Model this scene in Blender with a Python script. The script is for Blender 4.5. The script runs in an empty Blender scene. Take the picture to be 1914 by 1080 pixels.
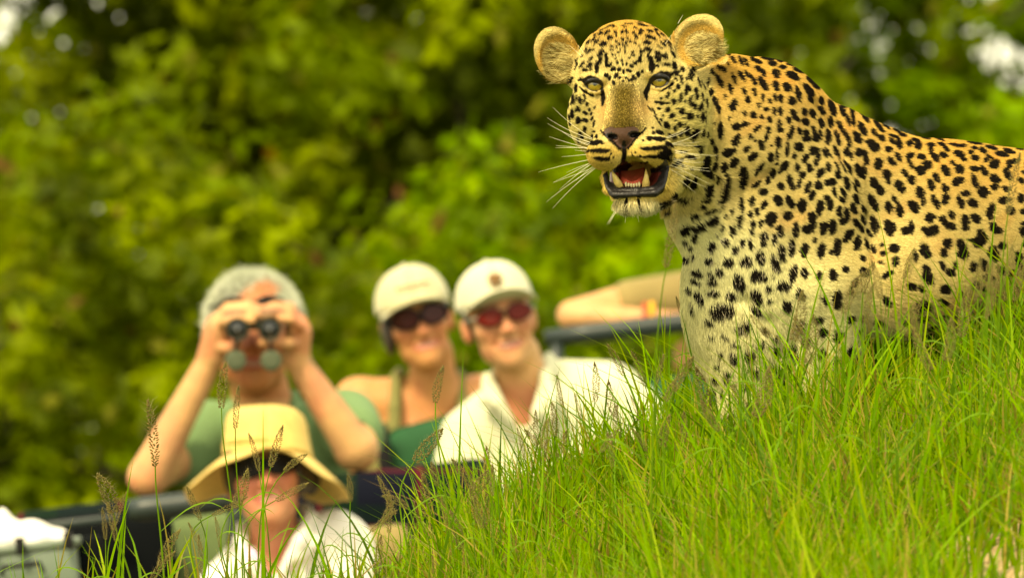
import bpy, math, random
import numpy as np
from math import radians, sin, cos, pi
rng = np.random.default_rng(7)
random.seed(7)
sc = bpy.context.scene
H = 2.1                      # camera height above the plain (m)
DL = 400*1.5/36              # distance of the leopard (m)
SL = 1276.0                  # design units per metre on the leopard

# ------------------------------------------------------------------ camera, sky, sun
cd = bpy.data.cameras.new("camera"); cam = bpy.data.objects.new("camera", cd)
sc.collection.objects.link(cam); sc.camera = cam
cam.location = (0, -DL, H); cam.rotation_euler = (radians(90), 0, 0)
cd.lens = 400; cd.sensor_width = 36; cd.clip_start = .5; cd.clip_end = 3000
cd.dof.use_dof = True; cd.dof.focus_distance = DL-0.19; cd.dof.aperture_fstop = 9.5
cd.dof.aperture_blades = 0
SUN_EL, SUN_AZ = 50, -30     # degrees; azimuth from the camera's back towards its left
w = bpy.data.worlds.new("World"); sc.world = w; w.use_nodes = True
nt = w.node_tree; nt.nodes.clear()
sky = nt.nodes.new('ShaderNodeTexSky'); sky.sky_type = 'NISHITA'; sky.sun_disc = False
sky.sun_elevation = radians(SUN_EL); sky.sun_rotation = radians(180-SUN_AZ)
sky.dust_density = 4; sky.air_density = 1.0; sky.ozone_density = .6
mixs = nt.nodes.new('ShaderNodeMix'); mixs.data_type = 'RGBA'; mixs.inputs[0].default_value = .55
mixs.inputs[7].default_value = (9.5, 9.5, 8.2, 1)      # even thin cloud over the whole sky
bg = nt.nodes.new('ShaderNodeBackground'); bg.inputs[1].default_value = .12
wo = nt.nodes.new('ShaderNodeOutputWorld')
nt.links.new(sky.outputs[0], mixs.inputs[6]); nt.links.new(mixs.outputs[2], bg.inputs[0]); nt.links.new(bg.outputs[0], wo.inputs[0])
sl = bpy.data.lights.new("sun", 'SUN'); sl.energy = 2.3; sl.angle = radians(8); sl.color = (1, .90, .72)
so = bpy.data.objects.new("sun", sl); sc.collection.objects.link(so)
so.rotation_euler = (radians(90-SUN_EL), 0, radians(SUN_AZ))
so.location = (-6, -8, 14)
vs = sc.view_settings; vs.view_transform = 'Standard'; vs.look = 'None'; vs.gamma = 1; vs.use_curve_mapping = False
vs.exposure = 1.1
try:
    vs.use_white_balance = True; vs.white_balance_temperature = 8600; vs.white_balance_tint = 0
except Exception: pass
sc.cycles.use_denoising = True
sc.cycles.max_bounces = 8; sc.cycles.transparent_max_bounces = 8; sc.cycles.diffuse_bounces = 4
try: sc.cycles_curves.shape = 'RIBBONS'
except Exception: pass

# ------------------------------------------------------------------ helpers: objects
ORIG = {}
def tag(o, label=None, cat=None, group=None, kind=None):
    if label: o['label'] = label
    if cat: o['category'] = cat
    if group: o['group'] = group
    if kind: o['kind'] = kind
    return o
def empty(name, loc, label=None, cat=None, group=None, parent=None):
    o = bpy.data.objects.new(name, None); sc.collection.objects.link(o)
    o.empty_display_size = .1
    loc = np.array(loc, float)
    if parent is not None:
        o.parent = parent; o.location = loc-ORIG[parent]
    else: o.location = loc
    ORIG[o] = loc
    return tag(o, label, cat, group)
def meshdata(name, V, F, smooth=True, cols=None):
    me = bpy.data.meshes.new(name); V = np.asarray(V, np.float32)
    if isinstance(F, np.ndarray):
        m, n = F.shape; idx = F.astype(np.int32).ravel(); starts = np.arange(m, dtype=np.int32)*n
    else:
        lens = np.array([len(f) for f in F], np.int32); idx = np.array([i for f in F for i in f], np.int32)
        starts = np.concatenate([[0], np.cumsum(lens)[:-1]]).astype(np.int32); m = len(F)
    me.vertices.add(len(V)); me.vertices.foreach_set('co', V.ravel())
    me.loops.add(len(idx)); me.loops.foreach_set('vertex_index', idx)
    me.polygons.add(m); me.polygons.foreach_set('loop_start', starts)
    me.update(calc_edges=True)
    if cols is not None:
        a = me.color_attributes.new('col', 'FLOAT_COLOR', 'POINT')
        c = np.ones((len(V), 4), np.float32); c[:, :3] = cols; a.data.foreach_set('color', c.ravel())
    if smooth: me.shade_smooth()
    else: me.shade_flat()
    me.validate()
    return me
def link(name, V, F, mat, parent=None, smooth=True, cols=None, kind=None):
    V = np.asarray(V, float)
    if parent is not None: org = ORIG[parent]
    else: org = np.array([(V[:, 0].min()+V[:, 0].max())/2, (V[:, 1].min()+V[:, 1].max())/2, V[:, 2].min()])
    me = meshdata(name, V-org, F, smooth, cols)
    if mat: me.materials.append(mat)
    o = bpy.data.objects.new(name, me); sc.collection.objects.link(o)
    if parent is not None: o.parent = parent
    else: o.location = org
    ORIG[o] = org
    if kind: o['kind'] = kind
    return o
class MB:
    def __init__(s): s.V = []; s.F = []; s.n = 0
    def add(s, V, F):
        V = np.asarray(V, float); s.V.append(V); s.F += [[i+s.n for i in f] for f in F]; s.n += len(V); return s
    def box(s, c, size, M=None, bevel=0):
        M = np.eye(3) if M is None else M; hx, hy, hz = np.array(size)/2
        b = bevel
        if b <= 0:
            P = np.array([[x, y, z] for z in (-hz, hz) for y in (-hy, hy) for x in (-hx, hx)])
            F = [[0,2,3,1],[4,5,7,6],[0,1,5,4],[2,6,7,3],[0,4,6,2],[1,3,7,5]]
            return s.add(P@M.T+np.array(c), F)
        rings = []; n = 5                              # rounded prism along z with domed ends
        def ring(k, z):
            r = []
            for cx, cy, a0 in ((hx, hy, 0), (-hx, hy, 90), (-hx, -hy, 180), (hx, -hy, 270)):
                for i in range(n):
                    a = radians(a0+90*i/(n-1)); r.append([np.sign(cx)*(abs(cx)-b)+k*b*cos(a)*1.0, np.sign(cy)*(abs(cy)-b)+k*b*sin(a), z])
            return r
        for k, z in ((.2, -hz), (.7, -hz+.12*b), (1, -hz+b), (1, hz-b), (.7, hz-.12*b), (.2, hz)): rings += ring(k, z)
        m = 4*n; F = []
        for r in range(5):
            for i in range(m): F.append([r*m+i, r*m+(i+1) % m, (r+1)*m+(i+1) % m, (r+1)*m+i])
        F.append(list(range(m))[::-1]); F.append([5*m+i for i in range(m)])
        return s.add(np.array(rings)@M.T+np.array(c), F)
    def tube(s, pts, rad, n=12, flat=1.0, caps=True):
        P = np.array(pts, float); m = len(P); rad = np.broadcast_to(np.array(rad, float), (m,))
        T = np.gradient(P, axis=0); T /= np.linalg.norm(T, axis=1)[:, None]+1e-12
        up = np.array([0, 0, 1.0]) if abs(T[0][2]) < .9 else np.array([1.0, 0, 0])
        V = []
        for i in range(m):
            a = np.cross(T[i], up); a /= np.linalg.norm(a)+1e-12; b = np.cross(a, T[i]); up = b
            for j in range(n):
                t = 2*pi*j/n; V.append(P[i]+rad[i]*(a*cos(t)+b*sin(t)*flat))
        F = [[i*n+j, i*n+(j+1) % n, (i+1)*n+(j+1) % n, (i+1)*n+j] for i in range(m-1) for j in range(n)]
        if caps: F.append(list(range(n))[::-1]); F.append([(m-1)*n+j for j in range(n)])
        return s.add(V, F)
    def ball(s, c, r, M=None, n=16, m=10):
        r = np.broadcast_to(np.array(r, float), (3,)); V = []
        for i in range(m+1):
            a = pi*i/m
            for j in range(n): t = 2*pi*j/n; V.append([sin(a)*cos(t)*r[0], sin(a)*sin(t)*r[1], cos(a)*r[2]])
        V = np.array(V); V = V@(np.eye(3) if M is None else M).T+np.array(c)
        return s.add(V, [[i*n+j, (i+1)*n+j, (i+1)*n+(j+1) % n, i*n+(j+1) % n] for i in range(m) for j in range(n)])
    def grid(s, fn, nu, nv, thick=0.0):
        P = np.array([[fn(u/nu, v/nv) for v in range(nv+1)] for u in range(nu+1)], float)
        gu = np.gradient(P, axis=0); gv = np.gradient(P, axis=1); N = np.cross(gu, gv); N /= np.linalg.norm(N, axis=2)[..., None]+1e-12
        a = (P+N*thick/2).reshape(-1, 3); w_ = nv+1; q = lambda u, v: u*w_+v
        F = [[q(u, v), q(u+1, v), q(u+1, v+1), q(u, v+1)] for u in range(nu) for v in range(nv)]
        if thick:
            b = (P-N*thick/2).reshape(-1, 3); k = len(a); F2 = [[i+k for i in f][::-1] for f in F]
            E = []
            for u in range(nu): E += [[q(u, 0), q(u, 0)+k, q(u+1, 0)+k, q(u+1, 0)], [q(u+1, nv), q(u+1, nv)+k, q(u, nv)+k, q(u, nv)]]
            for v in range(nv): E += [[q(0, v+1), q(0, v+1)+k, q(0, v)+k, q(0, v)], [q(nu, v), q(nu, v)+k, q(nu, v+1)+k, q(nu, v+1)]]
            return s.add(np.vstack([a, b]), F+F2+E)
        return s.add(a, F)
    def build(s, name, mat, parent=None, smooth=True, cols=None, kind=None):
        return link(name, np.vstack(s.V), s.F, mat, parent, smooth, cols, kind)

# ------------------------------------------------------------------ helpers: materials
def mat(name, col=(.5, .5, .5), rough=.6, attr=None, noise=0, nscale=20, bump=0, bscale=60, trans=0, transcol=None, metal=0, coat=0, spec=.5, sheen=0, hue=0):
    m = bpy.data.materials.new(name); m.use_nodes = True; t = m.node_tree; N = t.nodes; L = t.links
    p = N['Principled BSDF']; out = N['Material Output']
    p.inputs['Roughness'].default_value = rough; p.inputs['Metallic'].default_value = metal
    p.inputs['Specular IOR Level'].default_value = spec; p.inputs['Coat Weight'].default_value = coat
    p.inputs['Sheen Weight'].default_value = sheen
    if attr:
        a = N.new('ShaderNodeAttribute'); a.attribute_name = attr; c = a.outputs['Color']
    else:
        r = N.new('ShaderNodeRGB'); r.outputs[0].default_value = (*col, 1); c = r.outputs[0]
    if noise:
        tc = N.new('ShaderNodeTexCoord'); nz = N.new('ShaderNodeTexNoise'); nz.inputs['Scale'].default_value = nscale; nz.inputs['Detail'].default_value = 5
        L.new(tc.outputs['Object'], nz.inputs['Vector'])
        hs = N.new('ShaderNodeHueSaturation'); mr = N.new('ShaderNodeMapRange')
        mr.inputs[1].default_value = .3; mr.inputs[2].default_value = .7; mr.inputs[3].default_value = 1-noise; mr.inputs[4].default_value = 1+noise
        L.new(nz.outputs[0], mr.inputs[0]); L.new(mr.outputs[0], hs.inputs['Value']); L.new(c, hs.inputs['Color'])
        if hue:
            m2 = N.new('ShaderNodeMapRange'); m2.inputs[1].default_value = .3; m2.inputs[2].default_value = .7
            m2.inputs[3].default_value = .5-hue; m2.inputs[4].default_value = .5+hue
            n2 = N.new('ShaderNodeTexNoise'); n2.inputs['Scale'].default_value = nscale*.4; L.new(tc.outputs['Object'], n2.inputs['Vector'])
            L.new(n2.outputs[0], m2.inputs[0]); L.new(m2.outputs[0], hs.inputs['Hue'])
        c = hs.outputs[0]
    L.new(c, p.inputs['Base Color'])
    if bump:
        tc = N.new('ShaderNodeTexCoord'); nz = N.new('ShaderNodeTexNoise'); nz.inputs['Scale'].default_value = bscale; nz.inputs['Detail'].default_value = 6
        L.new(tc.outputs['Object'], nz.inputs['Vector']); b = N.new('ShaderNodeBump'); b.inputs['Strength'].default_value = bump; b.inputs['Distance'].default_value = .01
        L.new(nz.outputs[0], b.inputs['Height']); L.new(b.outputs[0], p.inputs['Normal'])
    if trans:
        tr = N.new('ShaderNodeBsdfTranslucent'); mx = N.new('ShaderNodeMixShader'); mx.inputs[0].default_value = trans
        if transcol:
            g = N.new('ShaderNodeMix'); g.data_type = 'RGBA'; g.blend_type = 'MULTIPLY'; g.inputs[0].default_value = 1
            g.inputs[7].default_value = (*transcol, 1); L.new(c, g.inputs[6]); L.new(g.outputs[2], tr.inputs[0])
        else: L.new(c, tr.inputs[0])
        L.new(p.outputs[0], mx.inputs[1]); L.new(tr.outputs[0], mx.inputs[2]); L.new(mx.outputs[0], out.inputs[0])
    return m
def plaid_mat():
    m = bpy.data.materials.new("dark_plaid"); m.use_nodes = True; t = m.node_tree; N = t.nodes; L = t.links; p = N['Principled BSDF']
    tc = N.new('ShaderNodeTexCoord'); sp = N.new('ShaderNodeSeparateXYZ'); L.new(tc.outputs['Object'], sp.inputs[0])
    def stripe(sock, freq, phase, width, soft=.02):
        a = N.new('ShaderNodeMath'); a.operation = 'MULTIPLY_ADD'; a.inputs[1].default_value = freq; a.inputs[2].default_value = phase; L.new(sock, a.inputs[0])
        f = N.new('ShaderNodeMath'); f.operation = 'PINGPONG'; f.inputs[1].default_value = .5; L.new(a.outputs[0], f.inputs[0])
        r = N.new('ShaderNodeMapRange'); r.inputs[1].default_value = width; r.inputs[2].default_value = width+soft; r.inputs[3].default_value = 1; r.inputs[4].default_value = 0
        L.new(f.outputs[0], r.inputs[0]); return r.outputs[0]
    def mix(a, b, fac, k=1.0):
        x = N.new('ShaderNodeMix'); x.data_type = 'RGBA'
        mm = N.new('ShaderNodeMath'); mm.operation = 'MULTIPLY'; mm.inputs[1].default_value = k; L.new(fac, mm.inputs[0]); L.new(mm.outputs[0], x.inputs[0])
        if isinstance(a, tuple): x.inputs[6].default_value = (*a, 1)
        else: L.new(a, x.inputs[6])
        x.inputs[7].default_value = (*b, 1); return x.outputs[2]
    c = mix((.003, .004, .010), (.003, .012, .006), stripe(sp.outputs[0], 5, .1, .16))
    c = mix(c, (.003, .012, .006), stripe(sp.outputs[2], 9, .2, .16), .5)
    c = mix(c, (.22, .010, .022), stripe(sp.outputs[0], 5, .3, .012), .35)
    c = mix(c, (.20, .010, .022), stripe(sp.outputs[2], 9, .42, .012), .35)
    L.new(c, p.inputs['Base Color']); p.inputs['Roughness'].default_value = .95; p.inputs['Specular IOR Level'].default_value = .1
    return m
ATT = 'col'
M = {}
M['skin'] = mat('skin', attr=ATT, rough=.55, spec=.35, noise=.14, nscale=22, hue=.008, bump=.25, bscale=120)
M['fur_skin'] = mat('fur_skin', attr=ATT, rough=.9, spec=.0)
M['fur'] = mat('fur', attr='fur_color', rough=.8, spec=.0)
M['leaf'] = mat('leaf', attr=ATT, rough=.55, trans=.45, transcol=(1.15, 1.2, .3), spec=.10)
M['grass'] = mat('grass_blade', attr=ATT, rough=.6, trans=.42, transcol=(1.1, 1.15, .35), spec=.14)
M['bark'] = mat('bark', (.045, .035, .018), .9, noise=.4, nscale=14, bump=.6)
M['ground'] = mat('dry_grassy_soil', (.10, .12, .025), .95, noise=.45, nscale=3, bump=.5, hue=.03)
M['soil'] = mat('sandy_soil', (.36, .25, .12), .95, noise=.3, nscale=18, bump=.8, bscale=90)
M['straw'] = mat('straw', (.64, .44, .14), .8, noise=.12, nscale=60, bump=.25, bscale=400)
M['cap'] = mat('cream_cotton', (.56, .53, .38), .85, noise=.05, nscale=30, sheen=.2)
M['cap2'] = mat('beige_cotton', (.50, .46, .29), .85, noise=.05, nscale=30, sheen=.2)
M['cream'] = mat('cream_shirt_cloth', (.58, .57, .40), .85, noise=.05, nscale=12, bump=.35, bscale=18)
M['white'] = mat('white_shirt_cloth', (.72, .68, .64), .85, noise=.03, nscale=10, bump=.35, bscale=16)
M['sage'] = mat('sage_shirt_cloth', (.13, .22, .09), .9, noise=.08, nscale=12, bump=.35, bscale=18)
M['olive'] = mat('olive_cloth', (.16, .15, .045), .9)
M['khaki'] = mat('khaki_cloth', (.24, .18, .065), .9, noise=.08, nscale=14, bump=.3, bscale=18)
M['hair_grey'] = mat('grey_hair', attr=ATT, rough=.6)
M['hair_dark'] = mat('dark_hair', (.03, .018, .012), .55)
M['black'] = mat('black_rubber', (.010, .009, .010), .6, spec=.15)
M['dark'] = mat('dark_vinyl', (.004, .005, .006), .9, spec=.05)
M['rail'] = mat('grey_blue_paint', (.018, .028, .028), .4, spec=.4)
M['green'] = mat('green_canvas', (.006, .062, .018), .9, noise=.12, nscale=18)
M['olivecanvas'] = mat('olive_canvas', (.09, .13, .045), .9, noise=.1, nscale=12)
M['case'] = mat('grey_green_metal', (.13, .17, .13), .45, noise=.08, nscale=8)
M['tan'] = mat('tan_paint', (.30, .23, .11), .6, noise=.08, nscale=6)
M['optic'] = mat('olive_rubber', (.035, .04, .022), .4)
M['lens'] = mat('dark_glass', (.004, .004, .006), .05, coat=1)
M['cover'] = mat('grey_plastic', (.07, .085, .05), .6, spec=.2)
M['redlens'] = mat('dark_red_lens', (.12, .006, .003), .3, spec=.2)
M['darklens'] = mat('blackish_red_lens', (.045, .003, .003), .25, spec=.25)
M['bluegrey'] = mat('pale_frame_metal', (.30, .30, .28), .35, metal=.6)
M['emblem'] = mat('brown_embroidery', (.20, .10, .035), .8)
M['yellow'] = mat('yellow_band', (.75, .36, .02), .6)
M['red'] = mat('red_band', (.55, .05, .02), .6)
M['lilac'] = mat('lilac_cloth', (.62, .42, .60), .8)
M['plaid'] = plaid_mat()

# ------------------------------------------------------------------ helpers: implicit surfaces turned into one mesh
def sm_min(a, b, k):
    if k <= 0: return np.minimum(a, b)
    h = np.maximum(k-np.abs(a-b), 0)/k
    return np.minimum(a, b)-h*h*k*.25
class Field:
    def __init__(s, xs, ys, zs):
        s.ax = [np.asarray(a, np.float32) for a in (xs, ys, zs)]
        s.F = np.full([len(a) for a in s.ax], 60, np.float32)
    def _sub(s, lo, hi):
        sl_ = []
        for a, l, h in zip(s.ax, lo, hi):
            i = max(np.searchsorted(a, l)-1, 0); j = min(np.searchsorted(a, h)+1, len(a)); sl_.append(slice(i, j))
        X = s.ax[0][sl_[0]][:, None, None]; Y = s.ax[1][sl_[1]][None, :, None]; Z = s.ax[2][sl_[2]][None, None, :]
        return tuple(sl_), X, Y, Z
    def _put(s, sl_, d, k, op):
        if d.size == 0: return
        f = s.F[sl_]
        s.F[sl_] = sm_min(f, d, k) if op == 'u' else -sm_min(-f, d, k)
    def ell(s, c, r, k=10, Mx=None, op='u'):
        r = np.array(r, float); c = np.array(c, float); Mx = np.eye(3) if Mx is None else np.asarray(Mx)
        e = np.sqrt(((Mx*r[None, :])**2).sum(1))+k+14
        sl_, X, Y, Z = s._sub(c-e, c+e); x = X-c[0]; y = Y-c[1]; z = Z-c[2]
        k0 = 0; k1 = 0
        for j in range(3):
            q = (x*Mx[0, j]+y*Mx[1, j]+z*Mx[2, j]).astype(np.float32)
            k0 = k0+(q/r[j])**2; k1 = k1+(q/r[j]**2)**2
        k0 = np.sqrt(k0); k1 = np.sqrt(k1)+1e-9
        s._put(sl_, (k0*(k0-1)/k1).astype(np.float32), k, op); return s
    def cap(s, a, b, ra, rb, k=10, op='u'):
        a = np.array(a, float); b = np.array(b, float); R = max(ra, rb)+k+14
        sl_, X, Y, Z = s._sub(np.minimum(a, b)-R, np.maximum(a, b)+R); ba = b-a; L2 = max((ba**2).sum(), 1e-9)
        t = np.clip(((X-a[0])*ba[0]+(Y-a[1])*ba[1]+(Z-a[2])*ba[2])/L2, 0, 1)
        d = np.sqrt((X-a[0]-t*ba[0])**2+(Y-a[1]-t*ba[1])**2+(Z-a[2]-t*ba[2])**2)-(ra+(rb-ra)*t)
        s._put(sl_, d.astype(np.float32), k, op); return s
    def chain(s, pts, k=6, op='u'):
        for p, q in zip(pts[:-1], pts[1:]): s.cap(p[:3], q[:3], p[3], q[3], k, op)
        return s
    def mesh(s):
        F = s.F; ins = F < 0; nx, ny, nz = F.shape
        cnt = np.zeros((nx-1, ny-1, nz-1), np.uint8)
        for a in (0, 1):
            for b in (0, 1):
                for c in (0, 1): cnt += ins[a:nx-1+a, b:ny-1+b, c:nz-1+c]
        I = np.array(np.nonzero((cnt > 0) & (cnt < 8))); n = I.shape[1]
        vid = np.full(cnt.shape, -1, np.int32); vid[tuple(I)] = np.arange(n)
        P = np.zeros((n, 3)); W = np.zeros(n)
        cor = [(a, b, c) for a in (0, 1) for b in (0, 1) for c in (0, 1)]
        for c1 in cor:
            for ax_ in range(3):
                if c1[ax_]: continue
                c2 = list(c1); c2[ax_] = 1
                i1 = [I[q]+c1[q] for q in range(3)]; i2 = [I[q]+c2[q] for q in range(3)]
                v1 = F[tuple(i1)]; v2 = F[tuple(i2)]; m = (v1 < 0) != (v2 < 0)
                t = np.where(m, v1/np.where(m, v1-v2, 1), 0)
                for q in range(3):
                    p1 = s.ax[q][i1[q]]; p2 = s.ax[q][i2[q]]; P[:, q] += np.where(m, p1+t*(p2-p1), 0)
                W += m
        P /= W[:, None]
        Q = []
        for ax_ in range(3):
            a_ = [slice(None)]*3; b_ = [slice(None)]*3; a_[ax_] = slice(0, -1); b_[ax_] = slice(1, None)
            d = ins[tuple(a_)] != ins[tuple(b_)]; E = np.array(np.nonzero(d)); o1, o2 = [q for q in range(3) if q != ax_]
            ok = (E[o1] > 0) & (E[o2] > 0) & (E[o1] < F.shape[o1]-1) & (E[o2] < F.shape[o2]-1); E = E[:, ok]
            s_in = ins[tuple(E)]
            def g(d1, d2):
                e = [E[0].copy(), E[1].copy(), E[2].copy()]; e[o1] += d1; e[o2] += d2; return vid[tuple(e)]
            q_ = np.stack([g(-1, -1), g(0, -1), g(0, 0), g(-1, 0)], 1)
            flip = s_in if ax_ in (1,) else ~s_in
            q_[flip] = q_[flip][:, ::-1]; Q.append(q_)
        return P, np.vstack(Q)
def axis(*segs):
    out = [segs[0][0]]
    for lo, hi, st in segs:
        n = max(1, int(round((hi-lo)/st))); out += list(np.linspace(lo, hi, n+1)[1:])
    return np.array(out)
def vnormals(V, F):
    N = np.zeros_like(V); n = np.cross(V[F[:, 2]]-V[F[:, 0]], V[F[:, 3]]-V[F[:, 1]])
    for j in range(4): np.add.at(N, F[:, j], n)
    return N/(np.linalg.norm(N, axis=1)[:, None]+1e-12)
def frame(yaw=0, roll=0, pitch=0):
    """columns: image-right, forward (towards the camera at yaw 0), up; space is (x, depth, up)"""
    y, r, p = radians(yaw), radians(roll), radians(pitch)
    R = np.array([cos(y), -sin(y), 0]); Fw = np.array([-sin(y), -cos(y), 0]); U = np.array([0, 0, 1.])
    R, U = cos(r)*R+sin(r)*U, cos(r)*U-sin(r)*R
    Fw, U = cos(p)*Fw+sin(p)*U, cos(p)*U-sin(p)*Fw
    return np.stack([R, Fw, U], 1)
def smooth01(x, a, b):
    t = np.clip((x-a)/(b-a), 0, 1); return t*t*(3-2*t)
def cheapnoise(P, s, seed=0):
    r = np.random.default_rng(seed); v = np.zeros(len(P))
    for i in range(7):
        k = r.normal(size=3)*s; v += np.sin(P@k+r.uniform(0, 6.28))
    return v/3.5
def inpoly(x, y, poly):
    r = np.zeros(x.shape, bool); n = len(poly)
    for i in range(n):
        x1, y1 = poly[i]; x2, y2 = poly[(i+1) % n]
        if y1 == y2: continue
        c = ((y1 > y) != (y2 > y)) & (x < (x2-x1)*(y-y1)/(y2-y1)+x1); r ^= c
    return r

# ------------------------------------------------------------------ terrain
CREST = np.array([[-3.0, .45], [-1.2, .54], [-.75, .50], [-.2, .455], [-.045, .42], [.112, .375], [.23, .30], [.347, .255], [.50, .195], [.75, .135], [1.1, .12], [2.2, .16], [3.5, .5]])
def hground(x, y):
    x = np.asarray(x, float); y = np.asarray(y, float)
    base = .12*np.clip(x, -3, 3)*smooth01(y, 1, 4)*(1-smooth01(y, 10, 16))
    cz = H-np.interp(x, CREST[:, 0], CREST[:, 1])
    prof = np.where(y < .15, cz-.12*np.clip(.15-y, 0, 3.2), cz)
    fade = (1-smooth01(y, .5, 3.2))*smooth01(y, -8.5, -3.0)*(1-smooth01(np.abs(x), 2.5, 5.5))
    bumps = .012*np.sin(x*9+y*3)+.010*np.sin(x*21-y*14)+.006*np.sin(x*43+y*31)
    return base*(1-fade)+(prof+bumps)*fade
gx = axis((-400, -8, 40), (-8, -2, .5), (-2, 2, .05), (2, 8, .5), (8, 400, 40))
gy = axis((-60, -8, 5), (-8, -3, .4), (-3, 4, .06), (4, 30, 1.0), (30, 900, 50))
GX, GY = np.meshgrid(gx, gy, indexing='ij'); GZ = hground(GX, GY)
V = np.stack([GX, GY, GZ], -1).reshape(-1, 3); ny_ = len(gy)
ii, jj = np.meshgrid(np.arange(len(gx)-1), np.arange(ny_-1), indexing='ij'); ii = ii.ravel(); jj = jj.ravel()
Fq = np.stack([ii*ny_+jj, (ii+1)*ny_+jj, (ii+1)*ny_+jj+1, ii*ny_+jj+1], 1)
near = (np.hypot((V[Fq[:, 0], 0]-.65)/.28, (V[Fq[:, 0], 1]+1.8)/.95) < 1+.15*np.sin(V[Fq[:, 0], 1]*9)*np.sin(V[Fq[:, 0], 0]*13))
g = link('ground', V, Fq, M['ground'], kind='structure')
g.data.materials.append(M['soil']); g.data.polygons.foreach_set('material_index', near.astype(np.int32))

# ------------------------------------------------------------------ shrubs and trees behind
def leaf_cloud(centers, rad, per, size, cols, seed, shape=(1, 1, .8)):
    r = np.random.default_rng(seed); n = len(centers)*per
    c = np.repeat(centers, per, 0); rr = np.repeat(rad, per)
    d = r.normal(size=(n, 3)); d /= np.linalg.norm(d, axis=1)[:, None]
    P = c+d*(rr*(.35+.65*r.random(n)**.5))[:, None]*np.array(shape)
    nrm = d*.6+r.normal(size=(n, 3))*.55+np.array([0, 0, .5]); nrm /= np.linalg.norm(nrm, axis=1)[:, None]
    t = np.cross(nrm, r.normal(size=(n, 3))); t /= np.linalg.norm(t, axis=1)[:, None]; b = np.cross(nrm, t)
    s = size*(.6+.8*r.random(n))[:, None]
    V = np.stack([P-t*s*.55, P+b*s*.26-nrm*s*.05, P+t*s*.55, P-b*s*.26-nrm*s*.05], 1).reshape(-1, 3)
    F = np.arange(n*4, dtype=np.int32).reshape(-1, 4)
    cc = np.repeat(cols, per, 0)*(.75+.5*r.random((n, 1))); odd = r.random(n)
    cc[odd > .99] = np.array([.13, .055, .012]); cc[(odd > .93) & (odd < .975)] = np.array([.20, .20, .02])
    return V, F, np.repeat(cc, 4, 0)
def shrub(name, x, y, rx, ry, h, n, label, cat, seed, cols=((.055, .10, .008), (.10, .15, .010), (.035, .065, .008)), size=.075, holes=0.0, base=.25, per=46):
    r = np.random.default_rng(seed); z0 = float(hground(x, y))
    root = empty(name, (x, y, z0), label, cat, 'bushes behind the vehicle')
    mb = MB(); 
    for k in range(3):
        a = r.random()*2*pi; top = np.array([x+cos(a)*rx*.6, y+sin(a)*ry*.6, z0+h*(.6+.3*r.random())])
        p0 = np.array([x+cos(a)*.08, y+sin(a)*.08, z0-.05]); mid = (p0+top)/2+np.array([cos(a)*.15, sin(a)*.15, .2])
        ts = np.linspace(0, 1, 7)[:, None]; pts = (1-ts)**2*p0+2*ts*(1-ts)*mid+ts**2*top
        mb.tube(pts, np.linspace(.022, .008, 7), 7)
        for q in range(4):
            e = pts[2+q]+r.normal(size=3)*np.array([rx, ry, h*.4])*.35; mb.tube([pts[2+q], (pts[2+q]+e)/2+[0, 0, .05], e], [.022, .014, .006], 5)
    mb.build('trunk', M['bark'], root)
    C = []
    while len(C) < n:
        p = r.uniform(-1, 1, 3); q = (p[0]**2+p[1]**2+p[2]**2)
        if q > 1.0 or q < .08: continue
        C.append([x+p[0]*rx, y+p[1]*ry, z0+base+(h-base)*(.5+.5*p[2])])
    C = np.array(C); pick = r.integers(0, 3, n); cols = np.array(cols)[pick]*(.7+.6*r.random((n, 1)))
    V, F, cc = leaf_cloud(C, .10+.16*r.random(n), per, size, cols, seed+99)
    link('crown', V, F, M['leaf'], root, smooth=False, cols=cc)
    return root
G1 = ((.13, .185, .003), (.20, .25, .005), (.08, .11, .003)); G2 = ((.12, .165, .003), (.19, .23, .004), (.06, .08, .003)); G3 = ((.13, .22, .003), (.20, .29, .004), (.08, .13, .003))
SH = [
 ('bush', -2.35, 19.6, 1.05, .9, 3.3, 260, 'broad dark bush at the far left edge behind the plaid seat back', G2),
 ('bush', -1.15, 18.6, .95, .8, 2.7, 260, 'bright yellow green bush behind the man with binoculars', G1),
 ('bush', -.05, 19.4, .90, .9, 2.55, 230, 'leafy green bush behind the two people in pale caps', G3),
 ('bush', .95, 19.0, .95, .8, 2.45, 230, 'rounded green bush behind the arm on the rail', G3),
 ('bush', 2.15, 19.8, 1.05, .9, 2.9, 270, 'low green bush behind the back of the leopard', G3),
 ('tree', -1.9, 22.2, 1.5, 1.2, 4.8, 460, 'tall dark leafed tree behind the bushes at upper left', G2),
 ('tree', -.2, 23.0, 1.4, 1.2, 4.7, 500, 'tall tree with mixed light and dark leaves above the cap wearers', G1),
 ('tree', 1.25, 23.6, 1.3, 1.1, 4.6, 340, 'thin crowned tree behind the head of the leopard with sky showing through', G3),
 ('tree', 2.7, 22.6, 1.15, 1.1, 4.6, 400, 'airy green tree at upper right beyond the spotted back', G3),
 ('tree', .25, 21.4, 1.05, .9, 4.3, 260, 'leafy tree filling the gap between the caps and the head of the leopard', G1),
 ('tree', -4.2, 24, 1.7, 1.3, 5.0, 380, 'dark tree just beyond the left side of the picture', G2),
 ('tree', 4.6, 24, 1.6, 1.3, 4.6, 200, 'green tree just beyond the right side of the picture', G3),
 ('tree', -6.6, 25, 1.8, 1.4, 4.6, 220, 'broad tree second beyond the left side of the picture', G1),
 ('tree', 7.0, 25, 1.8, 1.4, 4.8, 220, 'broad tree second beyond the right side of the picture', G2),
 ('bush', -4.0, 20.5, 1.2, 1.0, 2.8, 200, 'bush below the dark tree beyond the left side of the picture', G1),
 ('bush', 4.2, 20.8, 1.2, 1.0, 2.8, 200, 'bush below the green tree beyond the right side of the picture', G3),
]
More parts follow.
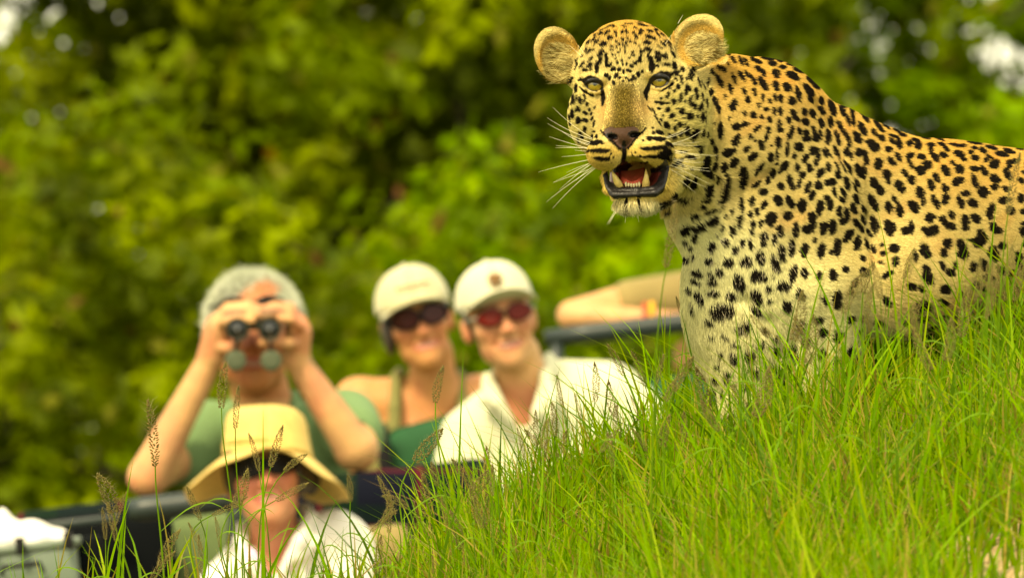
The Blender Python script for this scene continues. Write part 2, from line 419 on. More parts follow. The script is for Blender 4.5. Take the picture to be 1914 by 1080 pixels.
for i, (nm, x, y, rx, ry, h, n, lb, gc) in enumerate(SH):
    shrub(nm, x, y, rx, ry, h, n, lb, nm, 300+i, gc, per=46 if nm == 'bush' else 74, size=.075 if nm == 'bush' else .088)

# ------------------------------------------------------------------ grass on the mound
def blades(n, xr, yr, hmin, hmax, wid, seed, densfn, colset, lean=.5, lx=0):
    r = np.random.default_rng(seed)
    x = r.uniform(*xr, n); y = r.uniform(*yr, n); keep = r.random(n) < densfn(x, y); x = x[keep]; y = y[keep]; n = len(x)
    z = hground(x, y)-.01; Hh = r.uniform(hmin, hmax, n)*np.clip(.75+.35*np.sin(x*11+1.3*np.sin(y*9))*np.sin(y*8+x*3), .5, 1.2)
    a = r.uniform(0, 2*pi, n); ln = np.abs(r.normal(0, lean, n))*Hh; dx = np.cos(a)*ln+lx*Hh; dy = np.sin(a)*ln
    K = 5; ts = np.linspace(0, 1, K); wa = r.uniform(-pi/3, pi/3, n)
    wx = np.cos(wa); wy = np.sin(wa); W = wid*(.6+.8*r.random(n))
    V = np.zeros((n, K, 2, 3))
    droop = r.random(n)**2*.35*Hh*(ln/Hh)
    for k, t in enumerate(ts):
        cx = x+dx*t**1.9; cy = y+dy*t**1.9; cz = z+Hh*t-droop*t**3
        ww = W*(1-t**1.6)*.5+.0001+W*.08*(1-t)
        V[:, k, 0] = np.stack([cx-wx*ww, cy-wy*ww, cz], 1); V[:, k, 1] = np.stack([cx+wx*ww, cy+wy*ww, cz], 1)
    base = (np.arange(n)*K*2)[:, None]
    F = np.concatenate([np.stack([base[:, 0]+2*k, base[:, 0]+2*k+1, base[:, 0]+2*k+3, base[:, 0]+2*k+2], 1) for k in range(K-1)])
    cs = np.array(colset); c = cs[r.choice(len(cs), n, p=None)]*(.75+.5*r.random((n, 1)))
    C = np.repeat(c[:, None], K*2, 1)
    tt = np.repeat(np.repeat(ts, 2)[None], n, 0)[..., None]
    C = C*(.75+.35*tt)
    return V.reshape(-1, 3), F, C.reshape(-1, 3)
GC = ((.13, .27, .005), (.18, .33, .006), (.10, .21, .005), (.16, .26, .006), (.07, .15, .005), (.24, .32, .01), (.30, .23, .045))
def dens(x, y):
    px = x*SL+957
    d = .02+.10*smooth01(px, 350, 750)+.88*smooth01(px, 640, 1150)
    bare = (np.exp(-(((x-.645)/.10)**4+((y+2.0)/.75)**4)))*.97
    return d*(1-bare)*np.where(y > .35, .45, 1)
Vs, Fs, Cs = [], [], []; off = 0
for args in ((88000, (-1.7, 2.0), (-2.9, .75), .10, .20, .0042, 1, dens, GC, .45),
             (34000, (-1.7, 2.0), (-2.9, .6), .15, .27, .0046, 2, lambda x, y: dens(x, y)*smooth01(x*SL+957, 500, 1500), GC, .55),
             (37000, (-1.7, 2.0), (-2.9, .6), .05, .18, .0045, 3, lambda x, y: dens(x, y), ((.26, .20, .07), (.22, .14, .05), (.30, .26, .07)), .9)):
    v, f, c = blades(*args); Vs.append(v); Fs.append(f+off); Cs.append(c); off += len(v)
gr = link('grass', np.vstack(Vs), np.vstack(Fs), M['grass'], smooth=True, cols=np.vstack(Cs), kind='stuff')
tag(gr, 'bright green grass growing over the mound in front of the leopard', 'grass')

# ------------------------------------------------------------------ people (units: one unit = 1/S m at that person's distance)
PXC = 957.0
class Fig:
    def __init__(s, D): s.D = D; s.S = SL*DL/D
    def W(s, P):
        P = np.asarray(P, float); return np.stack([(P[..., 0]-PXC)/s.S, s.D-DL+P[..., 1]/s.S, H+(540+P[..., 2])/s.S], -1)
def p3(a): return (a[0], a[2], -a[1])           # (px, py, d) -> (x, d, u)
class PF(Field):
    def E(s, x, y, d, rx, ry, rd, k=10, rot=0, op='u'):
        r = radians(rot); return s.ell((x, d, -y), (rx, rd, ry), k, np.array([[cos(r), 0, sin(r)], [0, 1, 0], [-sin(r), 0, cos(r)]]), op)
    def Cc(s, a, b, ra, rb, k=10, op='u'): return s.cap(p3(a), p3(b), ra, rb, k, op)
    def ch(s, pts, k=5, op='u'): return s.chain([(*p3(q[:3]), q[3]) for q in pts], k, op)
def head_prims(f, O, s, Mx, smile=True, fat=1.0, cran=1.0):
    def hp_(r, fo, u): return O+Mx@(np.array([r, fo, u], float)*s)
    def e(r, fo, u, rr, rf, ru, k=1.0, op='u'): f.ell(hp_(r, fo, u), (rr*s, rf*s, ru*s), k*s, Mx, op)
    def c(a, b, ra, rb, k=1.0, op='u'): f.cap(hp_(*a), hp_(*b), ra*s, rb*s, k*s, op)
    e(0, -9.5, 3.5*cran, 7.5, 9.3, 8.3*cran, 2)
    e(0, -4.8, -2.4, 6.5*fat, 5.6, 7.6, 2); e(0, -4.6, -7.6, 4.4*fat, 5.0, 4.3, 2.5); e(0, -1.9, -10.4, 2.3, 2.0, 1.8, 2.5)
    for q in (-1, 1):
        e(q*4.0, -2.4, -3.0, 2.3, 2.2, 1.8, 1.8); e(q*3.8*fat, -6.5, -7.8, 1.3, 3, 2.0, 2.5)
        e(q*3.2, .9, -.2, 1.7, 1.5, 1.1, .8, 'sub'); e(q*3.2, -1.2, -.2, 1.35, 1.3, 1.2, .3)
        e(q*1.25, 1.4, -4.1, .8, .9, .7, .5)
        e(q*7.4, -9.2, -2.0, .9, 1.6, 3.1, .6); e(q*7.9, -9.9, -1.6, .6, 1.5, 2.6, .5)
    c((-3.6, -.5, 1.6), (3.6, -.5, 1.6), 1.0, 1.0, 1.4)
    c((0, -.2, .4), (0, 1.9, -3.7), .75, 1.15, 1.0)
    e(0, .05, -6.5, 2.5, 1.0, .55, .6); e(0, -.1, -7.5, 2.1, 1.0, .6, .6)
    if smile:
        e(0, .9, -6.95, 2.4, .9, .38, .3, 'sub')
        for q in (-1, 1): c((q*3.1, -1.2, -6.7), (q*1.9, .7, -4.2), .45, .3, .6, 'sub')
    return hp_
def head_colours(P, O, s, Mx, base, lipc, flush):
    h = (P-O)@Mx/s; C = np.tile(np.array(base, float), (len(P), 1))
    def bl(c, w): C[:] = C+(np.array(c)-C)*np.clip(w, 0, 1)[:, None]
    front = h[:, 1] > -6
    ck = np.exp(-(((np.abs(h[:, 0])-4)/2.2)**2+((h[:, 2]+3.6)/2.2)**2))+np.exp(-((h[:, 0]/1.6)**2+((h[:, 2]+3.2)/1.8)**2))
    bl(flush, ck*.7*front)
    near_ = (np.abs(h[:, 0]) < 12) & (h[:, 2] > -12) & (h[:, 2] < 12)
    bl(flush, .6*(np.abs(h[:, 0]) > 7)*near_*(h[:, 2] < 2)*(h[:, 2] > -6))
    lips = (np.abs(h[:, 0]) < 2.9) & (np.abs(h[:, 2]+7.0) < 1.05-.12*h[:, 0]**2*.6) & (h[:, 1] > -2); bl(lipc, lips*.9)
    teeth = (np.abs(h[:, 0]) < 1.9) & (np.abs(h[:, 2]+6.95) < .34) & (h[:, 1] > -2.5); bl((.50, .42, .32), teeth*.8)
    fold_ = np.exp(-((np.abs(h[:, 0])-2.6-.25*(-4.5-h[:, 2]))/.35)**2)*(h[:, 2] < -4.2)*(h[:, 2] > -7.2); bl((.36, .14, .07), fold_*.5)
    mott = cheapnoise(P, .045, 31)+.6*cheapnoise(P, .11, 32); bl(flush, np.clip(mott-.2, 0, 1)*.45); C *= (1+.07*cheapnoise(P, .03, 33))[:, None]
    brow = (np.abs(np.abs(h[:, 0])-3.3) < 2.1) & (np.abs(h[:, 2]-1.9+.05*(np.abs(h[:, 0])-3.3)**2) < .5) & (h[:, 1] > -3); bl((.10, .05, .03), brow*.8)
    eyes = (np.hypot((np.abs(h[:, 0])-3.2)/1.3, (h[:, 2]+.2)/.55) < 1) & (h[:, 1] > -2.5); bl((.30, .26, .22), eyes*.9)
    pup = (np.hypot((np.abs(h[:, 0])-3.2)/.55, (h[:, 2]+.2)/.5) < 1) & (h[:, 1] > -2.5); bl((.02, .012, .01), pup*1.0)
    return C
def emit(f, fig, name, material, parent, colfn=None, **kw):
    P, Q = f.mesh(); c = colfn(P) if colfn else None
    return link(name, fig.W(P), Q, material, parent, cols=c, **kw)
def cap_hat(fig, O, s, Mx, parent_label, material, emblem, brimlen=6.8, lift=0.0, droop=1.6, pitch=.0):
    """a baseball cap in the frame of a head: crown, visor, button, embroidery"""
    def w_(h): return fig.W(O+np.asarray(h, float)*s@Mx.T)
    root = empty('baseball_cap', w_([0, -9.5, 2.4]), parent_label, 'cap')
    def crown(u, v):
        a = u*2*pi; ph = v*pi/2; r = cos(ph)**.82
        seam = 1+.012*abs(cos(a*3+pi/2))
        x = 8.5*r*sin(a)*seam; y = -9.6+10.2*r*cos(a)*seam; z = 2.7+lift+(.5*cos(a)-.5)*(1-v)+8.9*sin(ph)**.95+(1.1*max(cos(a), 0)*sin(2*ph))
        return w_([x, y, z])
    mb = MB(); mb.grid(crown, 48, 16, .0022); mb.build('crown', material, root)
    def visor(u, v):
        a = (u-.5)*2*radians(66); rr = v*brimlen*(max(cos(a*1.18), 0)**.55)
        x = 8.6*sin(a)*(1+.02*rr); y = -9.6+10.2*cos(a)+rr; z = 2.9+lift+pitch*rr-droop*(sin(a)**2)*(.35+.65*v)
        return w_([x, y, z])
    mb = MB(); mb.grid(visor, 30, 8, .0032); mb.build('visor', material, root)
    mb = MB(); mb.ball(w_([0, -9.4, 11.8+lift]), .007, n=10, m=6); mb.build('button', material, root)
    for e_ in emblem(w_): e_.build('embroidery', M['emblem'], root)
    return root
def glasses(fig, O, s, Mx, label, lensmat, framemat, big=False, off=0.0):
    def w_(h): return fig.W(O+np.asarray(h, float)*s@Mx.T)
    root = empty('sunglasses', w_([0, 1.2, -1.6]), label, 'sunglasses')
    a_, b_ = (3.1, 2.15) if big else (2.75, 1.85)
    for q in (-1, 1):
        def lens(u, v):
            t = u*2*pi; r = v; x = q*3.35+a_*r*cos(t); z = off+(-.25)+b_*r*sin(t)*(1-.12*cos(t)*q)
            return w_([x, 2.1-.055*x*x*(1.15 if big else .8), z])
        mb = MB(); mb.grid(lens, 28, 5, .0016); ln_ = mb.build('lens', lensmat, root)
        mb = MB(); ring = [lens(i/24, 1.04) for i in range(25)]; mb.tube(ring, .0028 if big else .0014, 6, caps=False); mb.build('rim', M['black'], root)
        mb = MB(); mb.tube([w_([q*6.2, .3, .3+off]), w_([q*7.6, -3, .3+off]), w_([q*7.8, -8.6, .2+off]), w_([q*7.7, -10, -1.2+off])], .0042 if big else .0024, 6); mb.build('temple_arm', framemat, root)
    mb = MB(); mb.tube([w_([-.8, 2.2, .5+off]), w_([0, 2.5, .7+off]), w_([.8, 2.2, .5+off])], .002, 6); mb.build('bridge', M['black'], root)
    return root
def hair_strands(fig, O, s, Mx, base_pts, dirs, L, col, parent, seed, rad=.0006):
    r = np.random.default_rng(seed); n = len(base_pts); K = 5; pts = np.zeros((n, K, 3))
    for k, t in enumerate(np.linspace(0, 1, K)): pts[:, k] = fig.W(base_pts+dirs*(L*t)[:, None]+np.array([0, 0, -1.0])*(L*.35*t*t)[:, None])
    hc = bpy.data.hair_curves.new('hair'); hc.add_curves([K]*n); hc.position_data.foreach_set('vector', (pts-ORIG[parent]).astype(np.float32).ravel())
    ra = hc.attributes.get('radius') or hc.attributes.new('radius', 'FLOAT', 'POINT'); ra.data.foreach_set('value', np.tile(np.linspace(rad, rad*.25, K), n).astype(np.float32))
    ca = hc.attributes.new('fur_color', 'FLOAT_COLOR', 'CURVE'); c4 = np.ones((n, 4), np.float32); c4[:, :3] = np.clip(np.array(col)*r.uniform(.6, 1.25, (n, 1)), 0, 1); ca.data.foreach_set('color', c4.ravel())
    hc.materials.append(M['fur']); o = bpy.data.objects.new('hair_strand', hc); sc.collection.objects.link(o); o.parent = parent; ORIG[o] = ORIG[parent]; o['kind'] = 'stuff'; return o
def scatter(P, Q, n, seed, wfn=None):
    N = vnormals(P, Q); r = np.random.default_rng(seed); tri = Q[:, :3]; a, b, c = P[tri[:, 0]], P[tri[:, 1]], P[tri[:, 2]]
    ar = np.linalg.norm(np.cross(b-a, c-a), axis=1)
    if wfn is not None: ar = ar*wfn((a+b+c)/3)
    t = r.choice(len(tri), n, p=ar/ar.sum()); u = r.random((n, 1)); v = r.random((n, 1))*(1-u); return a[t]+(b-a)[t]*u+(c-a)[t]*v, N[tri[t, 0]]
SK = dict(base=(.54, .285, .13), lipc=(.38, .09, .07), flush=(.52, .17, .09))
SKR = dict(base=(.52, .23, .09), lipc=(.46, .10, .08), flush=(.50, .14, .08))

# ---- grey haired man looking through binoculars
fg = Fig(23.0); s = fg.S/100
M1 = frame(-2, 2, 2); O1 = np.array([474, -88, -606.])
f = PF(axis((215, 720, 5)), axis((-250, 170, 5)), axis((-1080, -740, 6), (-740, -480, 3.6)))
head_prims(f, O1, s*1.12, M1, smile=False, fat=1.0, cran=.84)
f.Cc((478, 690, 10), (498, 800, 45), 52, 60, 14)
f.Cc((405, 815, 60), (630, 805, 60), 50, 50, 20); f.E(516, 940, 70, 135, 170, 85, 20)
f.Cc((390, 815, 55), (285, 885, -120), 44, 37, 12); f.Cc((280, 890, -130), (402, 662, -150), 38, 23, 8)
f.Cc((650, 795, 55), (668, 838, -110), 47, 42, 12); f.Cc((665, 836, -120), (554, 668, -150), 38, 23, 8)
f.Cc((400, 664, -150), (412, 612, -165), 27, 25, 6); f.E(410, 618, -165, 25, 34, 15, 6, 15)
for pts in ([(412, 596, -165, 12), (428, 580, -190, 11), (462, 574, -205, 9.5), (488, 578, -208, 8)],
            [(408, 590, -150, 11), (430, 570, -170, 10.5), (470, 566, -182, 9.5), (496, 571, -184, 8)],
            [(404, 592, -140, 10), (430, 566, -150, 10), (466, 562, -160, 9), (486, 567, -162, 7.5)],
            [(416, 606, -175, 11), (428, 592, -205, 10.5), (452, 585, -216, 9.5), (476, 590, -216, 8)],
            [(410, 646, -165, 12), (430, 650, -186, 10.5), (448, 641, -190, 9)]): f.ch([(a, b+8 if b < 600 else b, c_, r_) for a, b, c_, r_ in pts], 3)
f.Cc((556, 668, -150), (560, 620, -165), 27, 24, 6); f.E(560, 616, -165, 24, 34, 15, 6, -15)
for pts in ([(556, 594, -165, 12), (545, 580, -190, 11), (515, 576, -205, 9.5), (494, 580, -208, 8)],
            [(560, 590, -150, 11), (545, 570, -170, 10.5), (512, 568, -182, 9.5), (492, 572, -184, 8)],
            [(562, 592, -140, 10), (546, 566, -150, 10), (518, 563, -160, 9), (500, 568, -162, 7.5)],
            [(562, 614, -175, 11), (566, 600, -200, 10), (548, 588, -216, 9), (530, 586, -218, 8)],
            [(560, 640, -170, 12), (540, 641, -205, 10.5), (512, 638, -216, 9.5), (494, 640, -214, 8)]): f.ch([(a, b+8 if b < 601 else b, c_, r_) for a, b, c_, r_ in pts], 3)
pa = empty('person', fg.W(np.array([516, 60, -1080.])), 'grey haired man in a sage shirt looking through binoculars with both elbows raised', 'person')
glasses(fg, O1, s*1.12, M1, 'dark tinted spectacles pushed above the binoculars of the grey haired man', M['black'], M['black'], False, 3.3)
emit(f, fg, 'body', M['skin'], pa, lambda P: np.where(((P[:, 2] > -745) & (np.abs(P[:, 0]-476) < 82) & (P[:, 1] > -140))[:, None], head_colours(P, O1, s*1.12, M1, **SKR)*np.array([.85, .72, .7]), head_colours(P, O1, s*1.12, M1, **SK)))  # face tinted darker red than the arms: its shade is put into the colour
f = PF(axis((350, 600, 4)), axis((-120, 130, 4)), axis((-700, -460, 3.5)))
f.E(473, 588, 12, 73, 78, 84, 6); rr_ = np.random.default_rng(3)
for k in range(26):
    a = rr_.uniform(0, pi); f.E(473+60*cos(a), 586-66*sin(a), rr_.uniform(-50, 30), rr_.uniform(12, 24), rr_.uniform(8, 16), 26, 12)
f.E(404, 596, 5, 15, 34, 36, 8); f.E(542, 594, 5, 15, 34, 36, 8)
f.E(476, 644, -115, 60, 90, 88, 6, op='sub'); f.E(476, 720, 0, 88, 84, 100, 6, op='sub')
def hc_(P): 
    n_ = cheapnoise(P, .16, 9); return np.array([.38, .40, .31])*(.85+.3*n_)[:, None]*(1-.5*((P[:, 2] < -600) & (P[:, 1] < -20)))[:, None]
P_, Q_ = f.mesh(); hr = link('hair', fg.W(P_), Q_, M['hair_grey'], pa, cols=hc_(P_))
b_, n_ = scatter(P_, Q_, 20000, 5); d_s = n_*.75+np.array([0, -.5, -.3])+np.random.default_rng(8).normal(size=n_.shape)*.35
hair_strands(fg, O1, s, M1, b_, d_s, np.random.default_rng(2).uniform(6, 15, len(b_)), (.60, .62, .50), pa, 6, .0011)
f = PF(axis((290, 740, 5.5)), axis((-90, 180, 5.5)), axis((-1080, -680, 5.5)))
f.Cc((400, 812, 60), (635, 805, 60), 60, 60, 20); f.E(516, 945, 70, 146, 180, 96, 20)
f.Cc((385, 810, 58), (340, 850, -20), 62, 58, 12); f.Cc((645, 790, 55), (662, 812, -40), 64, 58, 12)
f.Cc((480, 690, 10), (496, 790, 30), 56, 64, 8, 'sub'); f.E(480, 755, -45, 40, 60, 60, 8, op='sub')
f.ch([(440, 745, 40, 12), (432, 770, -10, 12), (466, 812, -46, 10)], 5); f.ch([(548, 740, 40, 12), (552, 770, -8, 12), (512, 812, -46, 10)], 5)
emit(f, fg, 'shirt', M['sage'], pa)
mb = MB(); mb.box(fg.W(np.array([367, -45, -856.])), (.030, .006, .026), frame(0, 12)); mb.build('badge', M['white'], pa)
# his binoculars
bn = empty('binoculars', fg.W(np.array([480, -160, -640.])), 'dark binoculars with hanging lens covers held up by the grey haired man', 'binoculars')
for q, cx in ((-1, 449), (1, 509)):
    mb = MB(); ring = []
    prof = [(-236, 21), (-237, 18.5), (-229, 18.0), (-229, 21.5), (-205, 22), (-180, 19), (-170, 21), (-150, 21), (-146, 16), (-118, 14), (-112, 15)]
    V = []; nn = 24
    for d__, r__ in prof:
        for j in range(nn): t = 2*pi*j/nn; V.append(fg.W(np.array([cx+r__*cos(t), d__, -614+r__*sin(t)])))
    F = [[i*nn+j, i*nn+(j+1) % nn, (i+1)*nn+(j+1) % nn, (i+1)*nn+j] for i in range(len(prof)-1) for j in range(nn)]
    mb.add(V, F); mb.build('barrel', M['optic'], bn)
    mb = MB(); mb.grid(lambda u, v: fg.W(np.array([cx+17.5*v*cos(u*2*pi), -227+3*v*v, -614+17.5*v*sin(u*2*pi)])), 24, 4, .001); mb.build('objective_lens', M['lens'], bn)
    mb = MB(); mb.grid(lambda u, v: fg.W(np.array([cx+q*3+19.5*v*cos(u*2*pi), -228-3*(1-v*v), -672+19.5*v*sin(u*2*pi)])), 24, 5, .004); cv = mb.build('lens_cover', M['cover'], bn)
    mb = MB(); mb.tube([fg.W(np.array([cx+q*2, -229, -636.])), fg.W(np.array([cx+q*2, -229, -654.]))], .004, 6); mb.build('strap_hinge', M['black'], bn)
mb = MB(); mb.box(fg.W(np.array([479, -165, -608.])), (.036, .05, .018), bevel=.006); mb.tube([fg.W(np.array([479, -190, -600.])), fg.W(np.array([479, -135, -600.]))], .010, 12); mb.build('hinge_bridge', M['optic'], bn)

# ---- woman in beige cap with dark wraparound glasses
fg = Fig(24.3); s = fg.S/100*.94
M2 = frame(-6, 13, 2); O2 = np.array([784, -85, -589.])
f = PF(axis((600, 960, 5)), axis((-160, 170, 5)), axis((-1060, -760, 7), (-760, -455, 3.6)))
head_prims(f, O2, s, M2, True, .95)
f.Cc((806, 660, 5), (812, 760, 35), 41, 48, 14)
f.Cc((690, 755, 50), (890, 748, 50), 48, 46, 22); f.E(788, 880, 55, 118, 160, 75, 20); f.E(760, 840, -15, 42, 40, 34, 14); f.E(835, 840, -15, 42, 40, 34, 14)
f.Cc((668, 748, 50), (640, 900, 20), 44, 34, 12); f.Cc((900, 745, 50), (925, 900, 20), 44, 34, 12)
f.Cc((640, 900, 20), (700, 1000, -60), 33, 24, 10); f.Cc((925, 900, 20), (880, 1000, -60), 33, 24, 10)
for bx in (700, 880):
    f.E(bx, 1012, -70, 20, 24, 14, 6)
    for q in (-15, -5, 5, 15): f.ch([(bx+q, 1024, -75, 8), (bx+q*1.1, 1044, -80, 7), (bx+q*1.1, 1054, -72, 6)], 3)
pb = empty('person', fg.W(np.array([788, 50, -1060.])), 'smiling woman in an olive strap top and beige cap behind the dark green seat back', 'person')
emit(f, fg, 'body', M['skin'], pb, lambda P: head_colours(P, O2, s, M2, **SKR))
f = PF(axis((640, 940, 5.5)), axis((-90, 150, 5.5)), axis((-1060, -650, 5.5)))
f.E(788, 890, 55, 125, 168, 83, 20); f.E(760, 845, -17, 46, 44, 38, 14); f.E(835, 845, -17, 46, 44, 38, 14)
f.E(790, 735, 55, 72, 85, 130, 8, op='sub'); f.E(640, 740, 50, 52, 120, 100, 8, op='sub'); f.E(938, 740, 50, 52, 120, 100, 8, op='sub')
f.ch([(738, 830, -42, 13), (738, 760, -24, 12), (741, 704, 20, 11.5), (746, 696, 66, 11)], 4); f.ch([(858, 820, -34, 11), (864, 760, -10, 11), (862, 705, 34, 11), (858, 700, 70, 11)], 5)
emit(f, fg, 'strap_top', M['olive'], pb)
f = PF(axis((680, 880, 4.5)), axis((-80, 130, 5)), axis((-720, -470, 4.5)))
f.ell(O2+M2@(np.array([0, -10, 1.2])*s), (8.0*s, 9.0*s, 8.0*s), 6, M2); f.ell(O2+M2@(np.array([-7.2, -7.5, -3])*s), (1.5*s, 3.5*s, 4.6*s), 8, M2); f.E(800, 670, 75, 30, 60, 22, 10); f.ell(O2+M2@(np.array([0, -4, 13])*s), (20*s, 26*s, 9.5*s), 4, M2, 'sub')
f.ell(O2+M2@(np.array([0, 3.2, -4])*s), (6.3*s, 9*s, 10*s), 6, M2, 'sub')
emit(f, fg, 'hair', M['hair_dark'], pb)
def emb2(w_):
    out = []; r = np.random.default_rng(4); mb = MB()
    for i in range(11):
        x = -3.6+i*.72; h_ = .5+.35*(i % 3 == 0); y = .55-.062*x*x
        mb.tube([w_([x, y+.18, 6.9-h_/2]), w_([x+.15, y+.2, 6.9+h_/2])], .0016, 5); mb.tube([w_([x, y+.2, 6.9]), w_([x+.5, y+.2, 7.0])], .0013, 5)
    return [mb]
cap_hat(fg, O2, s, M2, 'beige cap with faint brown stitched lettering on the woman beside the green seat', M['cap2'], emb2, 7.0, -.1, 2.9, .10)
glasses(fg, O2, s, M2, 'black wraparound sunglasses with red tint on the woman in the beige cap', M['darklens'], M['black'], True, -.1)

# ---- man in white cap, cream shirt
fg = Fig(23.55); s = fg.S/100*.94
M3 = frame(-9, 12, 4); O3 = np.array([941, -88, -585.])
f = PF(axis((820, 1300, 5.5)), axis((-180, 190, 5.5)), axis((-1120, -760, 7), (-760, -450, 3.6)))
head_prims(f, O3, s, M3, True, 1.0)
f.Cc((965, 665, 0), (985, 765, 30), 46, 52, 14)
f.Cc((920, 800, 50), (1150, 775, 55), 58, 60, 25); f.E(1030, 930, 55, 150, 190, 85, 25)
f.Cc((890, 810, 50), (862, 960, 20), 48, 40, 12); f.Cc((1180, 785, 55), (1225, 930, 30), 50, 42, 12)
f.Cc((862, 960, 20), (905, 1060, -80), 36, 26, 10); f.Cc((1225, 930, 30), (1150, 1060, -70), 38, 26, 10)
for bx in (912, 1138):
    f.E(bx, 1075, -92, 24, 26, 16, 6)
    for q in (-17, -6, 6, 17): f.ch([(bx+q, 1090, -98, 9), (bx+q*1.1, 1104, -104, 8), (bx+q*1.1, 1112, -98, 7)], 3)
pc = empty('person', fg.W(np.array([1040, 50, -1120.])), 'man in a white cap and open necked cream shirt smiling towards the leopard', 'person')
emit(f, fg, 'body', M['skin'], pc, lambda P: head_colours(P, O3, s, M3, **SK)+(np.array([.50, .17, .10])-head_colours(P, O3, s, M3, **SK))*(.75*smooth01(-P[:, 2], 700, 740)*(P[:, 2] > -900))[:, None])
f = PF(axis((800, 1320, 5.5)), axis((-110, 200, 5.5)), axis((-1120, -600, 5.5)))
f.Cc((925, 795, 52), (1150, 770, 57), 70, 76, 25); f.E(1030, 930, 58, 166, 200, 98, 25)
f.Cc((1010, 720, 60), (1130, 740, 60), 50, 66, 25)
f.Cc((885, 820, 48), (858, 920, 10), 64, 58, 12); f.Cc((1180, 790, 52), (1228, 900, 20), 74, 62, 12)
f.Cc((965, 640, -5), (980, 740, 25), 50, 58, 6, 'sub'); f.Cc((960, 700, -70), (990, 840, -60), 46, 8, 6, 'sub'); f.Cc((960, 720, -20), (985, 820, -40), 40, 10, 6, 'sub')
f.ch([(1026, 668, 60, 11), (1024, 696, 0, 12), (1004, 770, -62, 11), (996, 838, -62, 6)], 6); f.ch([(930, 696, 60, 11), (914, 712, -5, 12), (930, 752, -60, 13), (958, 790, -64, 7)], 6)
f.ch([(1018, 700, -18, 13), (1034, 748, -58, 12), (1026, 786, -66, 7)], 8); f.ch([(912, 706, -20, 12), (908, 748, -40, 11)], 8)
for a, b in (((1000, 850, -58), (1010, 1000, -62)), ((1120, 800, -20), (1060, 900, -60)), ((900, 860, -35), (960, 930, -58)), ((1190, 820, -10), (1215, 930, -25)), ((1080, 960, -60), (1150, 900, -40))): f.Cc(a, b, 7, 3, 12)
emit(f, fg, 'shirt', M['cream'], pc)
f = PF(axis((840, 1060, 4.5)), axis((-80, 130, 5)), axis((-700, -470, 4.5)))
f.ell(O3+M3@(np.array([0, -10.5, .8])*s), (7.9*s, 8.8*s, 7.4*s), 6, M3); f.ell(O3+M3@(np.array([0, -4, 13])*s), (20*s, 26*s, 9.5*s), 4, M3, 'sub')
f.ell(O3+M3@(np.array([0, 3.0, -4])*s), (7.4*s, 9*s, 9*s), 6, M3, 'sub')
emit(f, fg, 'hair', M['hair_dark'], pc)
def emb3(w_):
    mb = MB(); mb.ball(w_([-.3, .95, 7.9]), np.array([.0125, .004, .0095]), n=14, m=8)
    for a in range(8): t = a*pi/4; mb.ball(w_([-.3+1.35*cos(t), .85, 7.9+1.0*sin(t)]), .0035, n=6, m=4)
    mb.tube([w_([-1.6, .7, 6.4]), w_([-.3, .95, 6.2]), w_([1.0, .8, 6.4])], .002, 5); return [mb]
cap_hat(fg, O3, s, M3, 'off white cap with a small brown emblem on the man in the cream shirt', M['cap'], emb3, 6.2, .2, 3.0, .30)
glasses(fg, O3, s, M3, 'dark red oval sunglasses with pale arms on the man in the cream shirt', M['redlens'], M['bluegrey'], False, -.2)

# ---- woman in straw sun hat, white shirt, nearest
fg = Fig(22.2); s = fg.S/100*.94
M4 = frame(-3, 8, 10); O4 = np.array([497, -85, -868.])
f = PF(axis((370, 720, 5.5)), axis((-170, 180, 5.5)), axis((-1330, -1080, 8), (-1080, -760, 3.8)))
head_prims(f, O4, s, M4, True, 1.0, .82)
f.Cc((505, 940, 10), (520, 1060, 40), 42, 50, 14); f.Cc((458, 1082, 55), (622, 1035, 55), 50, 50, 22); f.E(545, 1190, 55, 125, 140, 80, 20)
for sx, x1 in ((-1, 425), (1, 665)):
    f.Cc((x1, 1090, 50), (x1+sx*18, 1220, 20), 42, 34, 12); f.Cc((x1+sx*18, 1220, 20), (x1-sx*40, 1280, -80), 33, 24, 10); f.E(x1-sx*48, 1284, -100, 22, 18, 26, 6)
    for q in (-14, -5, 5, 14): f.ch([(x1-sx*50+q, 1285, -120, 8), (x1-sx*52+q, 1290, -140, 7)], 3)
pd = empty('person', fg.W(np.array([545, 50, -1330.])), 'woman in a wide straw hat and white shirt sitting lowest and nearest', 'person')
emit(f, fg, 'body', M['skin'], pd, lambda P: head_colours(P, O4, s, M4, base=(.56, .24, .14), lipc=(.42, .10, .08), flush=(.54, .15, .10)))
f = PF(axis((370, 740, 5.5)), axis((-110, 190, 5.5)), axis((-1330, -900, 5.5)))
f.Cc((462, 1070, 55), (622, 1018, 55), 62, 66, 25); f.E(548, 1190, 58, 145, 160, 95, 25)
f.Cc((425, 1100, 50), (408, 1230, 15), 56, 48, 12); f.Cc((640, 1030, 50), (684, 1220, 15), 62, 50, 12)
f.Cc((505, 930, 0), (515, 1030, 30), 46, 56, 6, 'sub'); f.Cc((500, 1000, -60), (512, 1100, -60), 40, 8, 6, 'sub')
f.ch([(570, 950, 55, 12), (580, 968, 10, 13), (560, 1010, -55, 14), (520, 1082, -62, 7)], 6); f.ch([(450, 985, 50, 12), (450, 1010, -20, 13), (470, 1060, -60, 11), (500, 1090, -64, 6)], 6); f.ch([(600, 990, 30, 16), (590, 1010, -20, 12), (560, 1040, -58, 8)], 10)
for a, b in (((560, 1050, -45), (600, 1180, -50)), ((640, 1060, -10), (660, 1180, -25)), ((470, 1090, -30), (490, 1200, -48))): f.Cc(a, b, 7, 3, 12)
emit(f, fg, 'shirt', M['white'], pd)
mb = MB(); mb.tube([fg.W(np.array([470, -80, -1022.])), fg.W(np.array([492, -84, -1060.])), fg.W(np.array([500, -80, -1090.]))], .007, 8); mb.build('lilac_trim', M['lilac'], pd)
f = PF(axis((390, 620, 4.5)), axis((-90, 140, 5)), axis((-1060, -780, 4.5)))
